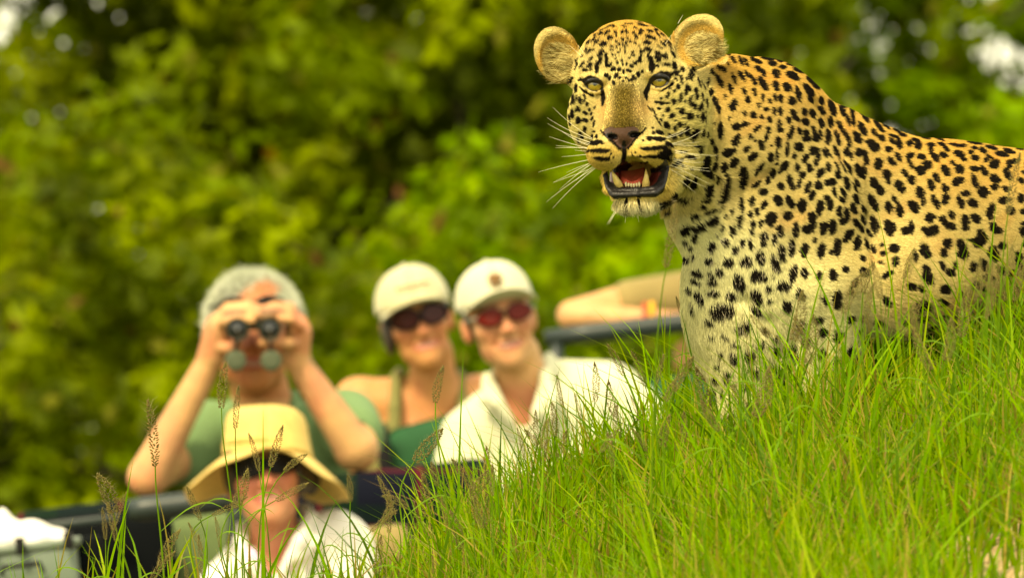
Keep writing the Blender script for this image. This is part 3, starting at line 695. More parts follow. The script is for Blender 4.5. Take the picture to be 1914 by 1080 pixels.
f.E(499, 872, 10, 66, 64, 72, 8); f.E(438, 880, -30, 22, 46, 50, 10); f.E(560, 882, -25, 24, 44, 50, 10); f.E(580, 890, 10, 20, 36, 30, 10)
f.ell(O4+M4@(np.array([0, 3.2, -5])*s), (6.5*s, 9*s, 10*s), 6, M4, 'sub')
emit(f, fg, 'hair', M['hair_dark'], pd)
glasses(fg, O4, s, M4, 'dark sunglasses in the shade of the straw hat', M['black'], M['black'], True, .2)
ht = empty('sun_hat', fg.W(np.array([495, 0, -850.])), 'wide brimmed yellow straw sun hat on the woman in white', 'hat')
Mh = frame(0, -1, 9)
def hat(h): return fg.W(np.array([501, 0, -856.])+np.asarray(h, float)@Mh.T)
def crown(u, v):
    a = u*2*pi; prof = [(0, 0), (.40, .012), (.76, .06), (.95, .18), (1.02, .36), (1.07, .65), (1.14, 1.0)]
    rr = np.interp(v, np.linspace(0, 1, 7), [p[0] for p in prof]); z = np.interp(v, np.linspace(0, 1, 7), [p[1] for p in prof])
    wv = 1+.012*sin(a*5+2)*v
    return hat([-6*(1-z)+74*rr*sin(a)*wv, 80*rr*cos(a)*wv, 96-94*z+3*sin(a*3)*v])
mb = MB(); mb.grid(crown, 56, 24, .003); mb.build('crown', M['straw'], ht)
def brim(u, v):
    a = u*2*pi; t = v; rx = 78+(154-78)*t; ry = 90+(150-90)*t; sd = abs(sin(a))**1.7
    z = 2-58*abs(sin(a))**1.25*t**1.15-34*(1-cos(a))*.5*t-4*max(cos(a), 0)*t*t+3*sin(a*4+1)*t+4*sin(a*7)*t*t
    return hat([rx*sin(a), ry*cos(a), z])
mb = MB(); mb.grid(brim, 72, 12, .003); mb.build('brim', M['straw'], ht)
mb = MB()
for kz, rr in ((20, 1.12), (25, 1.11)): mb.tube([hat([-8*.7+70.5*rr*sin(a), 81.5*rr*cos(a), kz]) for a in np.linspace(0, 2*pi, 48)], .0022, 6, caps=False)
mb.build('hat_band', M['straw'], ht)

# ---- person leaning on the rail behind the leopard
fg = Fig(24.9); s = fg.S/100
M5 = frame(-25, -4, 0); O5 = np.array([1420, -85, -370.])
f = PF(axis((1010, 1640, 6)), axis((-190, 190, 6)), axis((-980, -230, 6)))
head_prims(f, O5, s, M5, True)
f.Cc((1425, 450, 0), (1430, 560, 30), 46, 54, 14); f.Cc((1330, 590, 50), (1540, 590, 50), 52, 52, 22); f.E(1435, 740, 55, 125, 190, 82, 22)
f.Cc((1310, 552, 40), (1180, 566, -10), 44, 38, 10); f.Cc((1180, 566, -10), (1068, 586, -70), 38, 25, 10); f.Cc((1066, 590, -75), (1250, 598, -120), 26, 18, 6); f.E(1275, 596, -125, 26, 17, 16, 6)
for q in range(4): f.ch([(1294, 586+q*7, -125, 8), (1318, 588+q*7, -128, 7), (1328, 596+q*6, -120, 6)], 3)
f.Cc((1560, 600, 50), (1500, 730, -60), 44, 34, 10); f.Cc((1500, 730, -60), (1335, 668, -90), 32, 24, 8); f.E(1306, 655, -95, 30, 24, 18, 8)
for q in range(4): f.ch([(1286, 638+q*11, -98, 9), (1268, 646+q*11, -104, 8), (1264, 656+q*10, -96, 7)], 3)
pe = empty('person', fg.W(np.array([1435, 50, -980.])), 'person in a khaki sleeve resting a bare forearm on the dark rail beside the leopard', 'person')
emit(f, fg, 'body', M['skin'], pe, lambda P: head_colours(P, O5, s, M5, **SK))
f = PF(axis((1120, 1660, 6)), axis((-120, 200, 6)), axis((-980, -440, 6)))
f.Cc((1330, 590, 52), (1540, 590, 52), 64, 64, 22); f.E(1435, 750, 58, 140, 200, 95, 22)
f.Cc((1320, 556, 45), (1178, 566, -20), 56, 43, 10); f.Cc((1565, 600, 52), (1530, 690, -20), 58, 50, 10); f.Cc((1428, 480, 10), (1430, 540, 20), 50, 62, 8, 'sub')
emit(f, fg, 'shirt', M['khaki'], pe)
f = PF(axis((1310, 1540, 6)), axis((-100, 130, 6)), axis((-480, -240, 6)))
f.ell(O5+M5@(np.array([0, -10.2, 3.2])*s), (8.4*s, 9.8*s, 9.0*s), 6, M5); f.ell(O5+M5@(np.array([0, 2.2, -5])*s), (6.6*s, 9*s, 10.5*s), 6, M5, 'sub'); f.ell(O5+M5@(np.array([0, -6, -12])*s), (9*s, 9*s, 8*s), 6, M5, 'sub')
emit(f, fg, 'hair', M['hair_dark'], pe)
mb = MB(); mb.tube([fg.W(np.array([1216+1*cos(t), -113+27*sin(t), -594+27*cos(t)])) for t in np.linspace(0, 2*pi, 25)], .006, 8, caps=False); tag(mb.build('wristband', M['yellow']), 'yellow wristband on the forearm resting on the rail', 'wristband')
mb = MB(); mb.tube([fg.W(np.array([1203+1*cos(t), -110+27*sin(t), -594+27*cos(t)])) for t in np.linspace(0, 2*pi, 25)], .004, 8, caps=False); tag(mb.build('bracelet', M['red']), 'thin red bracelet beside the yellow wristband', 'bracelet')

# ------------------------------------------------------------------ the open vehicle, parked on sloping ground
TL = radians(-6.8)                                    # body leans up to the picture's right
VM = np.array([[cos(TL), 0, sin(TL)], [0, 1, 0], [-sin(TL), 0, cos(TL)]])
def vp(px, py, D): S = SL*DL/D; return np.array([(px-957)/S, D-DL, H+(540-py)/S])
vo = np.array([-.28, 6.9, float(hground(-.28, 6.9))])
veh = empty('safari_vehicle', vo, 'open tan safari vehicle with tiered green seats and dark rails carrying the five people', 'vehicle')
def vl(x, y, z): return vo+VM@np.array([x, y, z])     # vehicle frame: x across, y back, z up
def part(name, m, boxes, **kw):
    mb = MB()
    for c, sz, *b in boxes: mb.box(vl(*c), sz, VM, b[0] if b else 0)
    return mb.build(name, m, veh, smooth=False, **kw)
part('body', M['tan'], [((0, -1.85, .72), (1.86, 1.1, .50), .06), ((-.93, 0, .70), (.06, 3.4, .62), .02), ((.93, 0, .70), (.06, 3.4, .62), .02), ((0, 1.9, .80), (1.9, .06, .70), .02), ((0, .1, .48), (1.80, 3.9, .08))])
part('cowl', M['tan'], [((0, -1.22, 1.02), (1.88, .30, .16), .05)])
part('bumper', M['black'], [((0, -2.5, .45), (1.8, .12, .16), .04)])
for x in (-.7, .7):
    mb = MB(); mb.tube([vl(x, -2.40, .74), vl(x, -2.43, .74)], [.09, .095], 20); mb.build('headlight', M['bluegrey'], veh)
for x in (-.86, .86):
    for y in (-1.75, 1.35):
        c_ = vl(x, y, .36); mb = MB(); ax_ = VM@np.array([1., 0, 0])
        mb.tube([c_-ax_*.12, c_-ax_*.10, c_+ax_*.10, c_+ax_*.12], [.30, .36, .36, .30], 28); wh_ = mb.build('wheel', M['black'], veh)
        mb = MB(); mb.tube([c_-ax_*.125, c_+ax_*.125], [.19, .19], 20); mb.build('rim', M['bluegrey'], wh_)
# rows: seat bases and backs placed under the sitters (world positions measured along the slope)
def slope_box(name, m, pxc, pyc, D, w_px, h_px, depth, bev=.03, tilt=0, parent=veh):
    S = SL*DL/D; mb = MB(); mb.box(vp(pxc, pyc, D), (w_px/S, depth, h_px/S), VM, bev); return mb.build(name, m, parent, smooth=True)
slope_box('seat_back', M['dark'], 470, 1010, 22.86, 900, 150, .10)
slope_box('grab_handle', M['rail'], 150, 975, 22.50, 150, 14, .02, .004)
slope_box('seat_cushion', M['dark'], 480, 1330, 22.35, 900, 90, .5)
slope_box('seat_cushion', M['green'], 700, 1130, 23.35, 1100, 90, .45)
slope_box('seat_back', M['olivecanvas'], 400, 1060, 22.72, 150, 200, .06)
S = SL*DL/23.98; mb = MB(); t2 = radians(-15); mb.box(vp(826, 862, 23.98), (205/S, .07, 165/S), np.array([[cos(t2), 0, sin(t2)], [0, 1, 0], [-sin(t2), 0, cos(t2)]]), .05); mb.build('seat_back', M['green'], veh)
slope_box('seat_back', M['green'], 1280, 800, 24.25, 170, 200, .07, .05)
slope_box('seat_frame', M['black'], 720, 862, 23.92, 26, 140, .03, .01)
slope_box('seat_cushion', M['green'], 900, 1110, 24.35, 1100, 80, .45)
slope_box('seat_cushion', M['green'], 1435, 985, 24.95, 300, 70, .5)
slope_box('seat_back', M['dark'], 165, 1045, 22.6, 330, 170, .08, .04)
def rail(a, b, r, D, name='rail', m=None, D2=None):
    mb = MB(); p, q = vp(*a, D), vp(*b, D2 or D); ts = np.linspace(0, 1, 9)[:, None]; rr = np.full(9, r); rr[0] *= .75; rr[-1] *= .75
    mb.tube(p*(1-ts)+q*ts, rr, 16); return mb.build(name, m or M['rail'], veh)
rail((1018, 632), (1700, 556), .0215, 24.72)
rail((1040, 640), (1040, 1050), .018, 24.72); rail((1640, 570), (1640, 1000), .018, 24.72)
rail((240, 954), (452, 930), .024, 22.42); rail((440, 935), (440, 1180), .016, 22.42)
rail((-60, 985), (-60, 1200), .018, 22.8)
# plaid blanket folded over the seat back
def roll(u, v):
    S = SL*DL/22.86; x = 20+(915-20)*u; yt = 962-(962-856)*u; a = (v-.5)*2
    if abs(a) < .45: t = a/.45*pi/2; d = sin(t)*62; z = cos(t)*62-62
    else: k = (abs(a)-.45)/.55; d = np.sign(a)*(62-8*k); z = -62-k*(120 if a < 0 else 80)
    e_ = min(u, 1-u)*40; sh = min(1, (.25+e_)) if e_ < .75 else 1
    wv = 4*sin(x*.05+v*6)+3*sin(x*.021+1)+2*sin(x*.09+v*15)
    return vp(x, yt-z*sh+wv*abs(a)+ (1-sh)*20, 22.86)+np.array([0, d*sh/S+wv*.3/S, 0])
mb = MB(); mb.grid(roll, 70, 30, .008); tag(mb.build('plaid_blanket', M['plaid']), 'dark plaid blanket with red lines folded over the long seat back', 'blanket')
slope_pad = MB(); slope_pad.box(vp(715, 1030, 22.5), (.12, .18, .10), VM, .035); tag(slope_pad.build('cushion', M['khaki']), 'khaki cushion poking up below the plaid blanket among the grass', 'cushion')
# metal case, cloth and dark box at the lower left
cs = empty('equipment_case', vp(60, 1110, 21.7), 'grey green metal case with a carrying handle at the lower left', 'case')
S = SL*DL/21.7; mb = MB(); mb.box(vp(45, 1072, 21.7), (205/S, .16, 88/S), VM, .008); mb.build('body', M['case'], cs)
mb = MB(); mb.box(vp(45, 1022, 21.7), (212/S, .17, 14/S), VM, .004); mb.build('lid', M['case'], cs)
mb = MB(); mb.tube([vp(5, 1072, 21.61), vp(5, 1060, 21.58), vp(75, 1052, 21.58), vp(80, 1066, 21.61)], .005, 8); mb.build('handle', M['black'], cs)
for x in (-20, 38, 128):
    mb = MB(); mb.box(vp(x, 1020-(x-38)*.12, 21.6), (.018, .012, .034), VM, .003); mb.build('latch', M['black'], cs)
def bundle(u, v):
    x = -60+195*u; S = SL*DL/21.75; top = 1018-.12*(x-45)-np.interp(x, [-60, -20, 0, 20, 45, 80, 110, 135], [30, 62, 74, 52, 46, 38, 20, 2])
    t = v*pi; lo = 1018-.12*(x-45); h = lo-top
    return vp(x+4*sin(v*9+u*11), lo-h*sin(t)**.8+3*sin(u*23+v*5), 21.75)+np.array([0, -.07*cos(t)*(1-.5*abs(2*u-1)**3), 0])
mb = MB(); mb.grid(bundle, 46, 16, .004); tag(mb.build('white_cloth', M['white']), 'crumpled white cloth lying on the grey green metal case', 'cloth')
mb = MB(); mb.box(vp(166, 1052, 21.8), (54/S, .12, 100/S), VM, .01); bx_ = mb.build('dark_box', M['dark']); tag(bx_, 'small dark box standing right of the metal case', 'box')

# ------------------------------------------------------------------ the leopard
# design units: x to the right, d away from the camera, u up, 1276 units to the metre
def LW(P):
    P = np.asarray(P, float); return np.stack([(P[..., 0]-957)/SL, P[..., 1]/SL, H+(540+P[..., 2])/SL], -1)
LO = np.array([1172, -200, -160.]); LM = frame(4, 3, 0)
def hp(r, f, u): return LO+LM@np.array([r, f, u], float)
SPOTS = {
(1310, 60, 6): "260 165 50 22 35;370 210 60 20 40;250 232 55 22 45;175 225 45 30 80;212 270 40 14 60;335 325 45 20 50;215 315 35 18 60;272 355 42 16 60;420 335 58 20 62;480 350 55 20 60;525 240 55 30 20;548 310 28 18 30;610 338 48 24 22;172 400 52 20 80;225 432 42 22 55;98 468 32 18 90;45 590 50 16 100;172 565 75 28 62;340 530 58 22 75;430 510 65 25 62;500 490 55 22 50;560 555 60 20 65;610 420 42 26 45;670 465 50 26 55;815 475 52 40 60;695 250 62 20 5;720 300 70 24 10;905 270 70 26 18;858 315 48 26 12;775 362 50 26 12;890 398 42 24 5;985 357 55 20 5;1125 318 72 20 17;1130 362 70 24 20;1080 422 76 30 12;985 480 62 38 10;1030 515 45 32 15;1235 455 55 30 35;1205 530 60 30 40;665 590 80 36 58;810 610 55 36 75;935 630 55 40 50;1060 700 80 30 75;1180 650 80 38 50;1200 745 50 35 60;85 690 48 27 90;298 650 56 25 80;450 672 40 24 80;567 680 45 24 80;492 768 42 27 85;660 745 45 20 85;740 787 24 28 0;797 740 40 22 80;860 755 40 28 80;988 782 42 42 0;240 740 32 14 90;120 795 52 27 85;155 875 48 32 80;330 830 62 42 115;618 845 35 18 90;697 880 28 22 0;790 905 48 20 85;860 893 52 28 80;1010 935 62 32 62;1055 985 30 22 60;1130 905 45 30 75;1225 915 55 30 65;455 918 27 20 90;552 940 38 34 45;645 955 28 20 90;735 990 35 25 60;950 1000 40 26 60;1140 1010 45 38 30;285 985 22 10 90;112 1035 20 8 90;27 810 48 14 85;18 1010 45 12 90",
(1510, 90, 6): "145 265 85 22 38;75 285 80 26 25;22 358 35 26 40;70 415 45 30 40;165 420 60 32 60;305 405 60 18 35;282 500 80 38 70;420 535 70 22 50;10 495 45 32 60;10 580 40 25 60;130 585 52 34 80;135 695 58 30 60;250 660 95 36 70;385 625 45 20 60;365 690 70 28 75;425 800 75 22 72;475 715 75 24 78;487 820 50 18 85;560 690 62 20 55;625 775 65 24 55;650 740 50 14 45;20 740 55 32 65;118 835 62 32 78;235 825 65 30 78;590 905 78 36 60;340 870 60 28 60;385 950 75 22 68;430 1030 60 26 70;310 1005 75 28 75;35 925 45 20 80;60 1010 50 40 30;110 980 60 20 85;200 975 70 28 80;180 1040 50 18 80;535 1000 78 42 62;725 945 50 24 60;805 1005 40 34 30;775 870 85 26 52;830 840 95 18 42;980 915 45 18 20;1040 965 50 20 15;1120 940 60 14 22;935 980 50 18 20;1000 1040 60 26 70;925 1035 40 20 60;1190 1025 50 18 20",
(1310, 230, 6): "185 95 85 32 88;360 50 45 42 0;455 25 45 30 150;360 200 62 38 110;45 150 35 22 90;88 220 32 18 90;122 305 42 25 80;270 340 62 45 5;325 325 35 25 140;545 385 60 38 140;330 460 58 42 130;232 505 55 38 100;600 70 50 24 140;720 90 42 28 80;700 165 45 20 100;520 165 32 22 110;575 208 18 14 0;642 260 52 30 80;480 297 42 24 135;845 30 60 22 90;850 85 38 30 0;835 222 58 30 85;815 360 55 18 90;745 395 55 32 90;930 300 80 20 92;985 85 50 26 95;960 150 42 26 100;1070 100 48 24 60;1150 115 40 30 80;1150 180 45 38 0;1240 120 80 20 75;1060 275 50 48 0;1012 370 38 24 90;1225 315 48 34 100;1135 410 52 34 120;620 520 80 28 125;905 485 60 42 125;865 540 35 22 130;440 625 115 52 92;1045 505 48 28 85;1180 512 48 36 80;775 575 52 32 85;718 650 45 28 90;760 262 14 12 0;810 460 16 14 0;600 690 50 22 140;560 710 30 22 0;865 712 40 40 0;965 640 60 32 75;995 715 42 28 70;1100 590 42 32 110;1072 680 50 24 95;1165 720 70 34 110;668 775 45 40 0;830 870 62 48 70;970 890 75 38 62;1100 925 75 46 85;1205 820 55 34 115;540 880 55 30 95;410 910 90 30 82;675 925 55 32 115;595 995 42 26 85;522 1025 38 20 90;250 650 70 30 100;235 780 90 42 100;205 850 60 30 95;385 1065 35 30 0;760 1055 55 50 0;940 1040 52 48 0;1205 1050 50 32 60;300 985 35 14 110;245 1040 30 12 110;150 885 20 18 0;190 960 50 10 115;40 430 55 38 90;45 560 60 42 40;65 610 30 25 0;60 720 45 42 0;40 790 32 28 0;20 860 28 24 0;140 400 35 14 90;125 500 50 25 100;150 640 45 20 85;60 985 60 20 160;100 1060 40 25 150",
(1510, 260, 6): "15 135 48 32 85;78 170 68 26 82;52 270 42 26 75;320 30 50 26 70;160 170 48 26 60;195 150 68 14 60;280 130 60 26 65;305 175 50 12 60;435 60 90 24 80;405 145 50 30 85;455 190 50 18 80;545 10 45 35 30;550 150 50 38 30;625 210 75 30 78;710 70 80 52 45;885 115 38 36 0;765 275 60 48 100;990 195 52 28 60;915 250 62 34 52;930 25 40 22 50;1005 55 55 34 80;1125 45 38 34 0;1220 70 40 40 0;1205 15 50 20 20;1130 180 40 35 0;1100 215 50 22 80;1130 280 48 22 65;1240 195 35 30 0;1235 350 55 50 30;195 315 50 30 80;290 305 55 18 62;300 400 48 32 70;360 310 80 12 60;390 265 45 16 65;435 330 60 24 65;105 385 55 40 130;120 360 35 35 0;80 525 52 40 85;195 490 42 38 0;240 480 45 38 30;262 600 58 24 72;400 500 80 32 78;15 630 45 28 90;365 605 70 24 65;350 685 45 26 52;525 490 55 24 60;500 540 55 20 60;540 350 75 36 70;590 370 70 42 95;860 400 55 45 60;870 460 45 26 70;715 490 65 42 70;780 570 60 40 70;1065 380 52 28 55;1140 460 52 42 60;1005 530 75 45 55;1230 600 60 45 85;505 665 58 32 65;95 765 80 42 92;175 660 35 30 0;205 730 75 36 78;315 810 58 30 88;400 850 72 32 80;350 920 45 38 0;478 775 62 38 75;600 785 55 24 65;700 700 90 40 60;730 770 45 30 60;880 760 65 40 75;960 690 70 24 60;1000 800 75 36 82;1160 755 75 48 55;15 930 100 35 90;135 1005 70 42 98;235 985 85 42 95;505 935 55 32 50;565 990 60 28 58;595 900 55 26 62;715 960 95 42 80;885 995 85 62 75;430 1050 50 32 150;655 1045 35 18 60;1060 1030 45 45 0;1130 990 70 34 90",
(1704, 240, 6): "130 100 60 14 18;300 120 55 12 20;200 180 50 22 5;195 240 60 26 80;245 325 60 34 50;325 180 50 20 20;370 225 48 24 45;340 300 48 34 25;500 190 85 20 10;515 285 58 36 20;560 335 42 28 45;700 160 80 16 8;575 180 35 8 10;690 215 42 18 5;650 265 32 24 0;785 245 45 28 35;695 330 48 30 8;885 212 65 22 15;930 178 45 9 5;1045 185 60 14 5;945 145 60 7 0;1180 162 65 12 5;1220 215 45 22 10;1085 250 65 26 18;1000 285 75 28 10;865 320 50 16 30;820 350 30 34 60;905 410 55 45 20;945 375 35 25 60;92 320 48 30 30;150 410 50 45 0;95 455 60 35 150;358 475 68 40 65;455 400 55 24 35;515 455 48 45 60;255 555 55 34 55;190 640 62 35 75;495 590 70 40 160;470 610 40 40 0;350 680 55 34 75;350 790 65 42 95;335 820 35 30 0;685 455 55 32 5;790 480 62 34 58;680 590 80 32 78;910 565 62 42 25;905 655 42 40 0;775 715 62 58 0;1080 400 50 32 100;1130 370 70 26 165;1060 510 75 38 60;1040 680 48 32 30;580 730 42 38 0;655 835 58 45 30;520 825 68 38 68;70 710 60 36 70;100 810 58 30 75;240 825 75 36 60;175 1000 58 52 0;330 1030 60 34 50;420 975 52 34 62;570 1040 65 42 80;690 1010 60 45 50;860 900 65 40 120;850 960 60 42 80;1010 805 65 40 0;1200 780 50 40 70;1080 920 50 45 50;1210 580 45 30 60;1240 485 20 20 0;1230 930 35 30 0;880 1065 40 20 10;1240 1060 40 25 0",
(1250, 400, 6): "260 15 45 22 30;445 80 65 38 155;300 150 75 42 170;200 130 30 16 30;150 170 45 45 0;252 248 42 34 100;155 300 38 24 55;225 365 28 26 0;255 455 30 18 60;182 490 45 32 60;560 150 34 28 0;745 80 70 32 95;675 178 52 32 80;500 225 20 12 90;450 350 52 42 110;600 300 42 42 0;425 510 42 40 0;640 520 58 45 0;720 385 45 36 120;792 310 42 28 90;885 325 60 24 75;550 632 50 40 60;840 515 65 48 140;1000 465 72 48 60;910 120 48 26 90;893 195 34 20 80;1000 108 42 26 95;880 15 25 20 0;1115 65 70 52 120;1030 250 58 38 100;1025 325 38 32 80;1150 270 60 30 90;1210 185 62 38 80;1225 425 80 38 80;1165 540 95 38 70;965 660 72 50 40;1020 665 70 45 50;940 690 40 40 0;765 745 85 58 70;460 660 50 24 45;470 745 52 30 15;485 855 60 34 5;680 890 62 48 40;960 895 80 52 65;310 640 60 28 20;290 730 60 26 35;325 910 80 34 55;215 830 45 20 60;240 1020 50 12 70;1095 805 36 32 0;1225 770 40 30 20;1105 940 30 24 0;930 1040 60 34 50;1145 670 20 16 0",
(1450, 400, 6): "190 175 85 36 92;370 60 75 36 85;320 165 62 48 0;360 150 50 40 110;925 150 60 28 60;1025 215 52 20 55;140 365 95 36 92;35 425 75 36 85;285 405 78 42 95;400 290 30 24 90;470 410 88 42 105;650 370 92 40 95;780 230 62 45 120;745 290 30 30 0;880 320 78 42 100;990 330 60 28 75;1070 390 52 28 65;580 425 30 25 0;1180 440 35 28 0;1250 390 40 20 90;160 660 100 42 100;285 650 60 38 75;445 690 50 30 95;600 680 70 42 80;60 790 70 55 30;240 890 60 45 60;90 1010 50 40 0;640 950 90 50 105;500 960 50 22 90;850 760 45 32 95;960 650 60 48 30;940 490 40 28 60;1150 545 30 22 30;1210 680 60 30 160;1195 970 50 35 60;740 620 35 40 90;800 850 50 25 90;1160 350 22 20 0",
(1650, 420, 6): "500 80 60 60 45;440 60 45 30 45;560 50 50 34 75;720 15 60 42 10;900 25 35 40 90;695 208 52 52 0;650 315 50 40 60;440 300 85 52 62;95 270 52 52 0;105 410 50 40 100;330 350 60 24 85;860 270 110 50 72;870 320 65 50 0;1080 120 80 55 70;1040 190 60 60 0;960 170 20 40 90;1235 50 70 42 25;1215 320 80 58 65;1310 230 45 45 0;1510 400 85 45 75;1555 70 55 45 100;1570 220 35 28 60;640 460 60 30 60;730 530 55 45 0;780 450 45 25 90;990 470 55 42 110;1115 450 70 40 60;1330 520 65 36 40;1160 590 60 38 20;1430 540 50 40 30;465 560 105 52 68;660 720 55 50 0;290 690 55 42 20;395 710 50 30 60;40 550 50 30 150;635 865 52 42 30;1020 690 55 36 100;1140 720 35 35 0;1480 700 50 28 50;855 780 30 25 90;355 920 70 42 100;445 900 55 42 50;15 850 45 25 80;1580 590 30 25 90",
(1250, 550, 4.696): "260 30 40 20 55;190 80 40 12 70;430 115 70 66 0;490 110 60 50 150;335 200 42 24 30;640 255 60 48 140;590 280 35 20 20;740 110 50 30 40;355 330 28 14 30;560 395 40 18 10;470 330 35 18 30;810 280 40 40 0;440 480 30 20 40;505 650 26 36 90;720 620 60 25 40;900 610 50 28 20;540 490 30 20 0;1110 300 50 30 0;920 430 25 20 0;1110 520 26 22 0;1010 80 40 35 60",
(1050, 20, 9): "820 340 55 14 8;690 390 75 12 155;530 430 70 10 148;640 470 42 24 150;740 462 58 28 140;540 490 35 14 145;575 615 75 20 128;520 575 60 15 128;430 625 55 18 130;685 655 58 34 165;795 553 48 38 0;885 450 24 22 0;900 505 28 14 90;1000 458 30 26 0;1020 348 42 12 10;650 795 72 34 135;730 825 38 22 110;400 745 40 14 120;450 775 50 16 130;520 750 30 12 150;480 895 55 18 130;340 850 30 12 130;640 910 50 24 115;740 900 40 22 110;740 980 30 24 90;780 990 35 18 130;590 980 60 24 115;820 690 32 14 0;900 705 20 14 20;825 750 28 10 0;840 820 18 14 0;930 785 20 12 160;885 875 20 14 0;910 940 22 24 0;1000 580 30 20 80;950 650 24 20 0;898 615 24 20 0;1000 660 24 12 90;1075 560 30 16 70;1120 610 20 24 90;1180 475 34 26 30;1220 545 32 30 20;1205 640 24 14 20;1060 440 40 10 90;1085 465 22 12 110;1200 378 34 14 20;1075 300 40 12 0;1150 300 30 10 160;1165 780 18 14 0;1170 828 28 16 0;1105 865 18 14 0;1035 700 12 26 0;1060 650 36 12 60;1040 770 10 24 0;985 910 16 22 0;1000 970 16 22 0;1065 960 16 32 0;1200 950 36 28 30;1145 1000 36 26 50;250 905 42 14 125;240 1010 50 16 115;340 990 60 18 130;460 1005 40 20 150;960 735 10 18 0;880 810 10 18 0",
(1180, 20, 7.717): "150 210 60 8 175;345 222 65 14 12;110 245 35 8 0;150 280 70 14 5;320 262 60 12 12;330 290 55 7 3;520 255 70 8 25;475 312 42 22 10;430 335 30 8 20;115 370 36 24 0;95 410 24 20 0;245 370 45 22 8;340 343 28 20 0;365 425 42 14 55;430 410 38 14 40;225 460 55 28 12;290 480 40 16 30;190 538 52 24 8;430 560 45 20 38;520 530 50 14 50;470 525 35 10 45;530 590 45 10 55;205 635 48 28 30;120 660 28 24 0;345 690 50 22 30;340 755 50 26 30;435 740 52 20 32;370 600 45 10 30;465 700 30 10 50;570 700 55 16 55;640 710 42 14 50;615 610 35 10 50;690 670 35 12 50;100 740 40 20 110;85 790 36 20 0;250 800 100 30 70;210 730 40 18 80;455 842 55 14 5;580 860 48 26 60;685 885 54 24 62;740 775 36 14 60;865 880 54 20 65;825 935 60 26 65;800 1010 54 24 68;80 590 18 10 0;340 860 30 14 20",
(1050, 120, 9): "165 325 65 22 125;125 520 60 18 100;78 490 70 14 92;235 460 70 26 92;105 725 55 22 88;195 640 75 28 80;255 620 40 14 90;310 650 60 26 80;375 580 20 18 0;380 650 50 14 110;425 720 32 18 90;165 715 28 16 90;290 800 45 20 65;250 820 24 12 90;190 880 70 30 85;140 940 50 16 70;460 810 30 18 80;395 865 42 22 40;490 880 28 18 120;285 980 55 32 90;320 990 30 24 0;400 985 45 26 30;540 780 35 10 120;500 960 40 14 120;530 1040 50 14 100;150 1040 40 14 75;400 165 45 22 5;250 100 50 14 115;130 210 55 12 110;345 100 50 16 130;480 160 30 16 160;470 90 45 24 150;580 120 90 28 92;600 40 60 25 120;710 240 30 16 100;745 250 36 18 85;790 300 38 20 88;895 255 48 28 120;850 370 34 18 80;845 145 45 34 130;945 155 34 26 90;790 85 45 22 130;740 70 45 22 90;1065 60 32 14 85;1015 185 36 16 95;950 290 26 18 0;1080 165 24 24 0;1125 180 24 18 0;1140 325 28 24 0;1185 290 44 22 45;1050 295 18 20 0;1090 325 28 14 60;1250 220 30 34 0;1005 345 18 14 0;1170 410 18 10 45",
(1180, 120, 9): "30 50 34 24 30;100 20 40 24 0;85 235 40 26 90;150 185 26 26 0;20 290 45 20 40;300 90 110 34 88;410 20 40 20 20;530 85 65 16 3;690 95 60 24 60;800 130 60 26 60;965 190 65 24 62;1010 120 60 16 65;935 280 62 26 68;865 310 26 14 70;1080 350 80 20 75;1130 350 50 8 75;1175 410 50 10 80;1240 340 80 14 95;780 300 45 24 60;790 360 60 16 85;700 245 60 12 5;720 195 45 14 0;700 320 40 16 30;580 460 40 14 40;725 445 42 34 60;665 515 28 22 0;575 560 36 18 70;545 610 32 16 60;460 630 24 16 0;465 705 36 28 0;395 690 40 20 0;545 705 40 12 0;655 670 38 30 0;650 700 30 24 90;770 600 50 24 92;750 670 34 28 0;830 685 22 14 90;880 460 48 48 0;850 530 48 26 90;910 490 40 25 60;1020 500 45 28 88;1030 600 55 26 85;955 600 26 14 90;1130 580 65 20 80;915 700 64 28 82;980 760 52 34 75;1075 790 48 26 90;1115 740 52 22 88;1215 680 70 20 88;560 820 42 32 150;620 910 52 30 140;780 855 40 38 0;790 810 32 20 90;715 800 26 8 0;905 925 50 52 0;1125 930 72 34 90;1195 980 60 18 88;1030 920 26 14 100;745 1050 42 36 0;530 1050 35 30 40;425 795 38 18 10;460 980 24 16 60;485 910 20 12 60;380 950 50 12 55;430 1030 50 12 55;340 840 60 12 60;270 790 50 10 55;685 990 18 12 0;795 950 18 10 0;1190 830 24 10 90",
(1080, 230, 5.684): "80 90 28 18 90;40 145 45 18 60;15 200 30 14 60;150 165 22 14 90;195 165 20 16 90;168 112 14 10 0;160 230 44 24 10;220 220 36 20 20;250 235 25 10 10;215 310 105 22 3;240 395 85 20 8;300 395 30 18 0;340 345 10 8 0;365 382 10 8 0;345 432 9 8 0;320 385 10 8 0;835 120 42 24 15;768 130 18 18 0;768 78 12 12 0;665 210 16 12 0;730 190 30 20 0;830 190 62 24 3;870 185 30 16 0;700 293 62 18 0;800 285 100 22 175;850 275 60 18 170;635 375 18 10 0;680 378 20 12 0;760 375 70 18 3;850 360 60 18 170;600 368 10 8 0;560 362 10 8 0;585 330 12 8 0;548 330 8 8 0;655 430 9 8 0;700 432 12 10 0;915 55 28 22 0;990 78 22 24 0;940 140 16 14 0;980 160 30 16 90;910 300 40 20 0;930 240 40 22 20;940 400 40 14 10;900 340 50 14 10;500 840 40 12 100;480 900 40 10 110;640 860 40 10 70;620 820 40 10 75;870 870 60 40 140;965 920 24 20 0;960 850 24 20 0",
